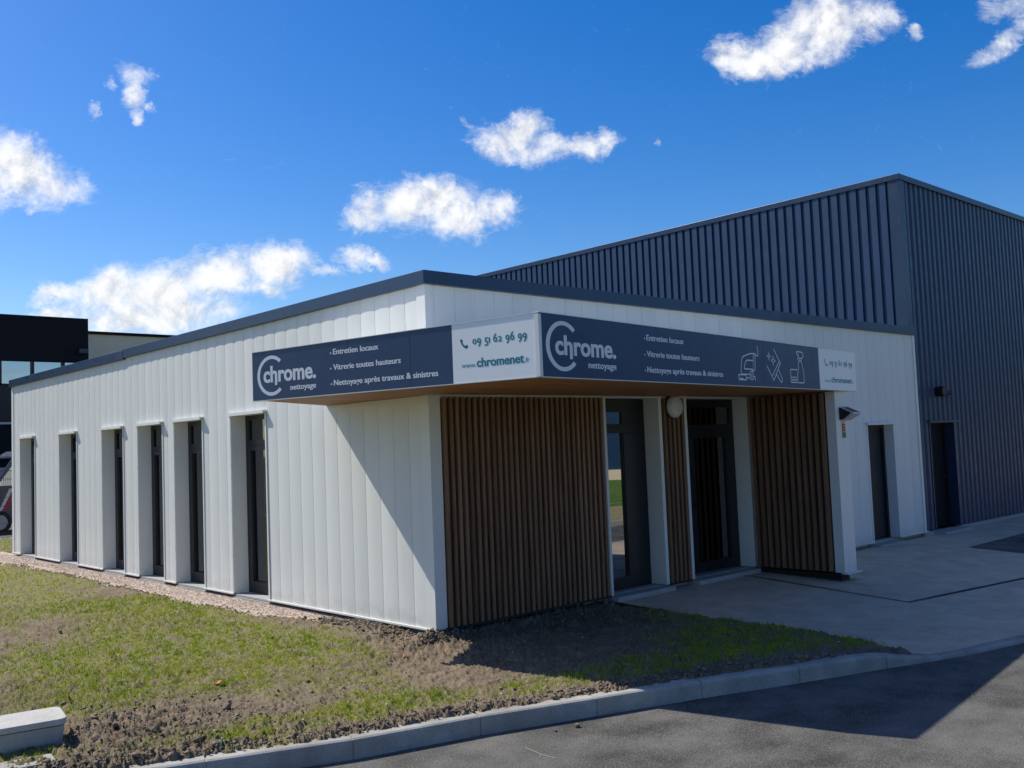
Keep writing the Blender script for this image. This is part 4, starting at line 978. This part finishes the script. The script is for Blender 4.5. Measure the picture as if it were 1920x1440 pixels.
b.v += [(x_, y_, -.22) for x_, y_ in bot] + [(x_, y_, .032) for x_, y_ in btop]; b.f += [(k, (k + 1) % n_, n_ + (k + 1) % n_, n_ + k) for k in range(n_)] + [tuple(range(n_, 2 * n_))]; b.mi += [0] * (n_ + 1)
BOXL = [b]
b.build('body', M['concrete'], UB)
b = MB(); b.prism(top, .038, .075); b.build('lid', M['lid'], UB, bevel=.005)
sb = MB(); c_ = Vector((-3.60, -.80)); sb.prism(rrect(c_, UX, UY, .17, .09, .02), -.15, -.075)
tag(sb.build('concrete_slab', M['kerb'], None, bevel=.004, origin=(c_.x, c_.y, -.17)), 'small flat concrete slab in the soil below the utility box', 'slab')
# weed rosette
wd = MB(); wc = Vector((-2.665, -1.30, 0)); wz = float(lawn_height(np.array([wc.x]), np.array([wc.y]))[0])
for k in range(11):
    a_ = k * 2.4; l_ = .04 + .02 * (k % 3); d_ = Vector((math.cos(a_), math.sin(a_))); s_ = Vector((-d_.y, d_.x)) * .011
    p0 = (0, 0, .012); 
    pts = [(wc.x + d_.x * l_ * t + s_.x * w2, wc.y + d_.y * l_ * t + s_.y * w2, wz + .012 + h) for t, w2, h in ((0, .2, .0), (.5, 1, .018), (1, 0, .010), (.5, -1, .018), (0, -.2, 0))]
    wd.poly(pts)
tag(wd.build('weed', M['leafgreen'], None, origin=(wc.x, wc.y, wz)), 'small green weed rosette in bare soil beside the kerb', 'plant')
for lx, ly, s_, lab in ((-2.002, .073, .055, 'large dry orange leaf lying mid lawn towards the kerb'), (-2.10, 1.80, .04, 'dry orange leaf on the green grass left of the windows'), (-.62, -.35, .03, 'small dry orange leaf near the shadow tip by the building corner'), (-.35, -.55, .026, 'tiny orange leaf at the edge of the building shadow')):
    lz = float(lawn_height(np.array([lx]), np.array([ly]))[0]) + .018
    b = MB(); pts = [(1, 0), (.45, .35), (.1, .6), (-.3, .3), (-1, .15), (-.5, -.2), (-.2, -.5), (.4, -.25)]
    b.v += [(lx, ly, lz + .006)] + [(lx + s_ * p_ * .8, ly + s_ * q_ * 1.3, lz + .008 * math.sin(i * 2.1)) for i, (p_, q_) in enumerate(pts)]
    b.f += [(0, 1 + k, 1 + (k + 1) % 8) for k in range(8)]; b.mi += [0] * 8
    tag(b.build('dry_leaf', M['orange'], None, origin=(lx, ly, lz)), lab, 'leaf', 'dry leaves on the lawn')
def rock(name, x_, y_, z_, r_, m, lab, cat):
    rs = random.Random(int(x_ * 1000)); b = MB(); 
    b.v += [(x_ + v[0] * r_ * rs.uniform(.7, 1.25), y_ + v[1] * r_ * rs.uniform(.7, 1.25), z_ + r_ * .6 + v[2] * r_ * .8) for v in IV]; b.f += [tuple(int(k) for k in q) for q in IF]; b.mi += [0] * len(IF)
    tag(b.build(name, m, None, origin=(x_, y_, z_)), lab, cat)
rock('stone', -.745, -2.40, ZA, .022, M['clod'], 'brown stone on the asphalt just below the kerb', 'stone')
rock('stone', -.90, -2.36, ZA, .011, M['clod'], 'tiny crumb of earth left of the brown stone on the asphalt', 'stone')
b = MB(); 
for p_, q_ in (((-1.25, -2.45), (-1.28, -2.62)), ((-1.28, -2.62), (-1.27, -2.74)), ((-1.265, -2.55), (-1.22, -2.60)), ((-1.28, -2.62), (-1.33, -2.66))): b.tube((p_[0], p_[1], ZA + .004), (q_[0], q_[1], ZA + .005), .0013, 4)
tag(b.build('twig', M['sticker_cream'], None, origin=(-1.26, -2.55, ZA)), 'thin dry twig lying on the sunlit asphalt', 'twig')

# clean helper property
for o in bpy.data.objects:
    if '_o' in o: del o['_o']
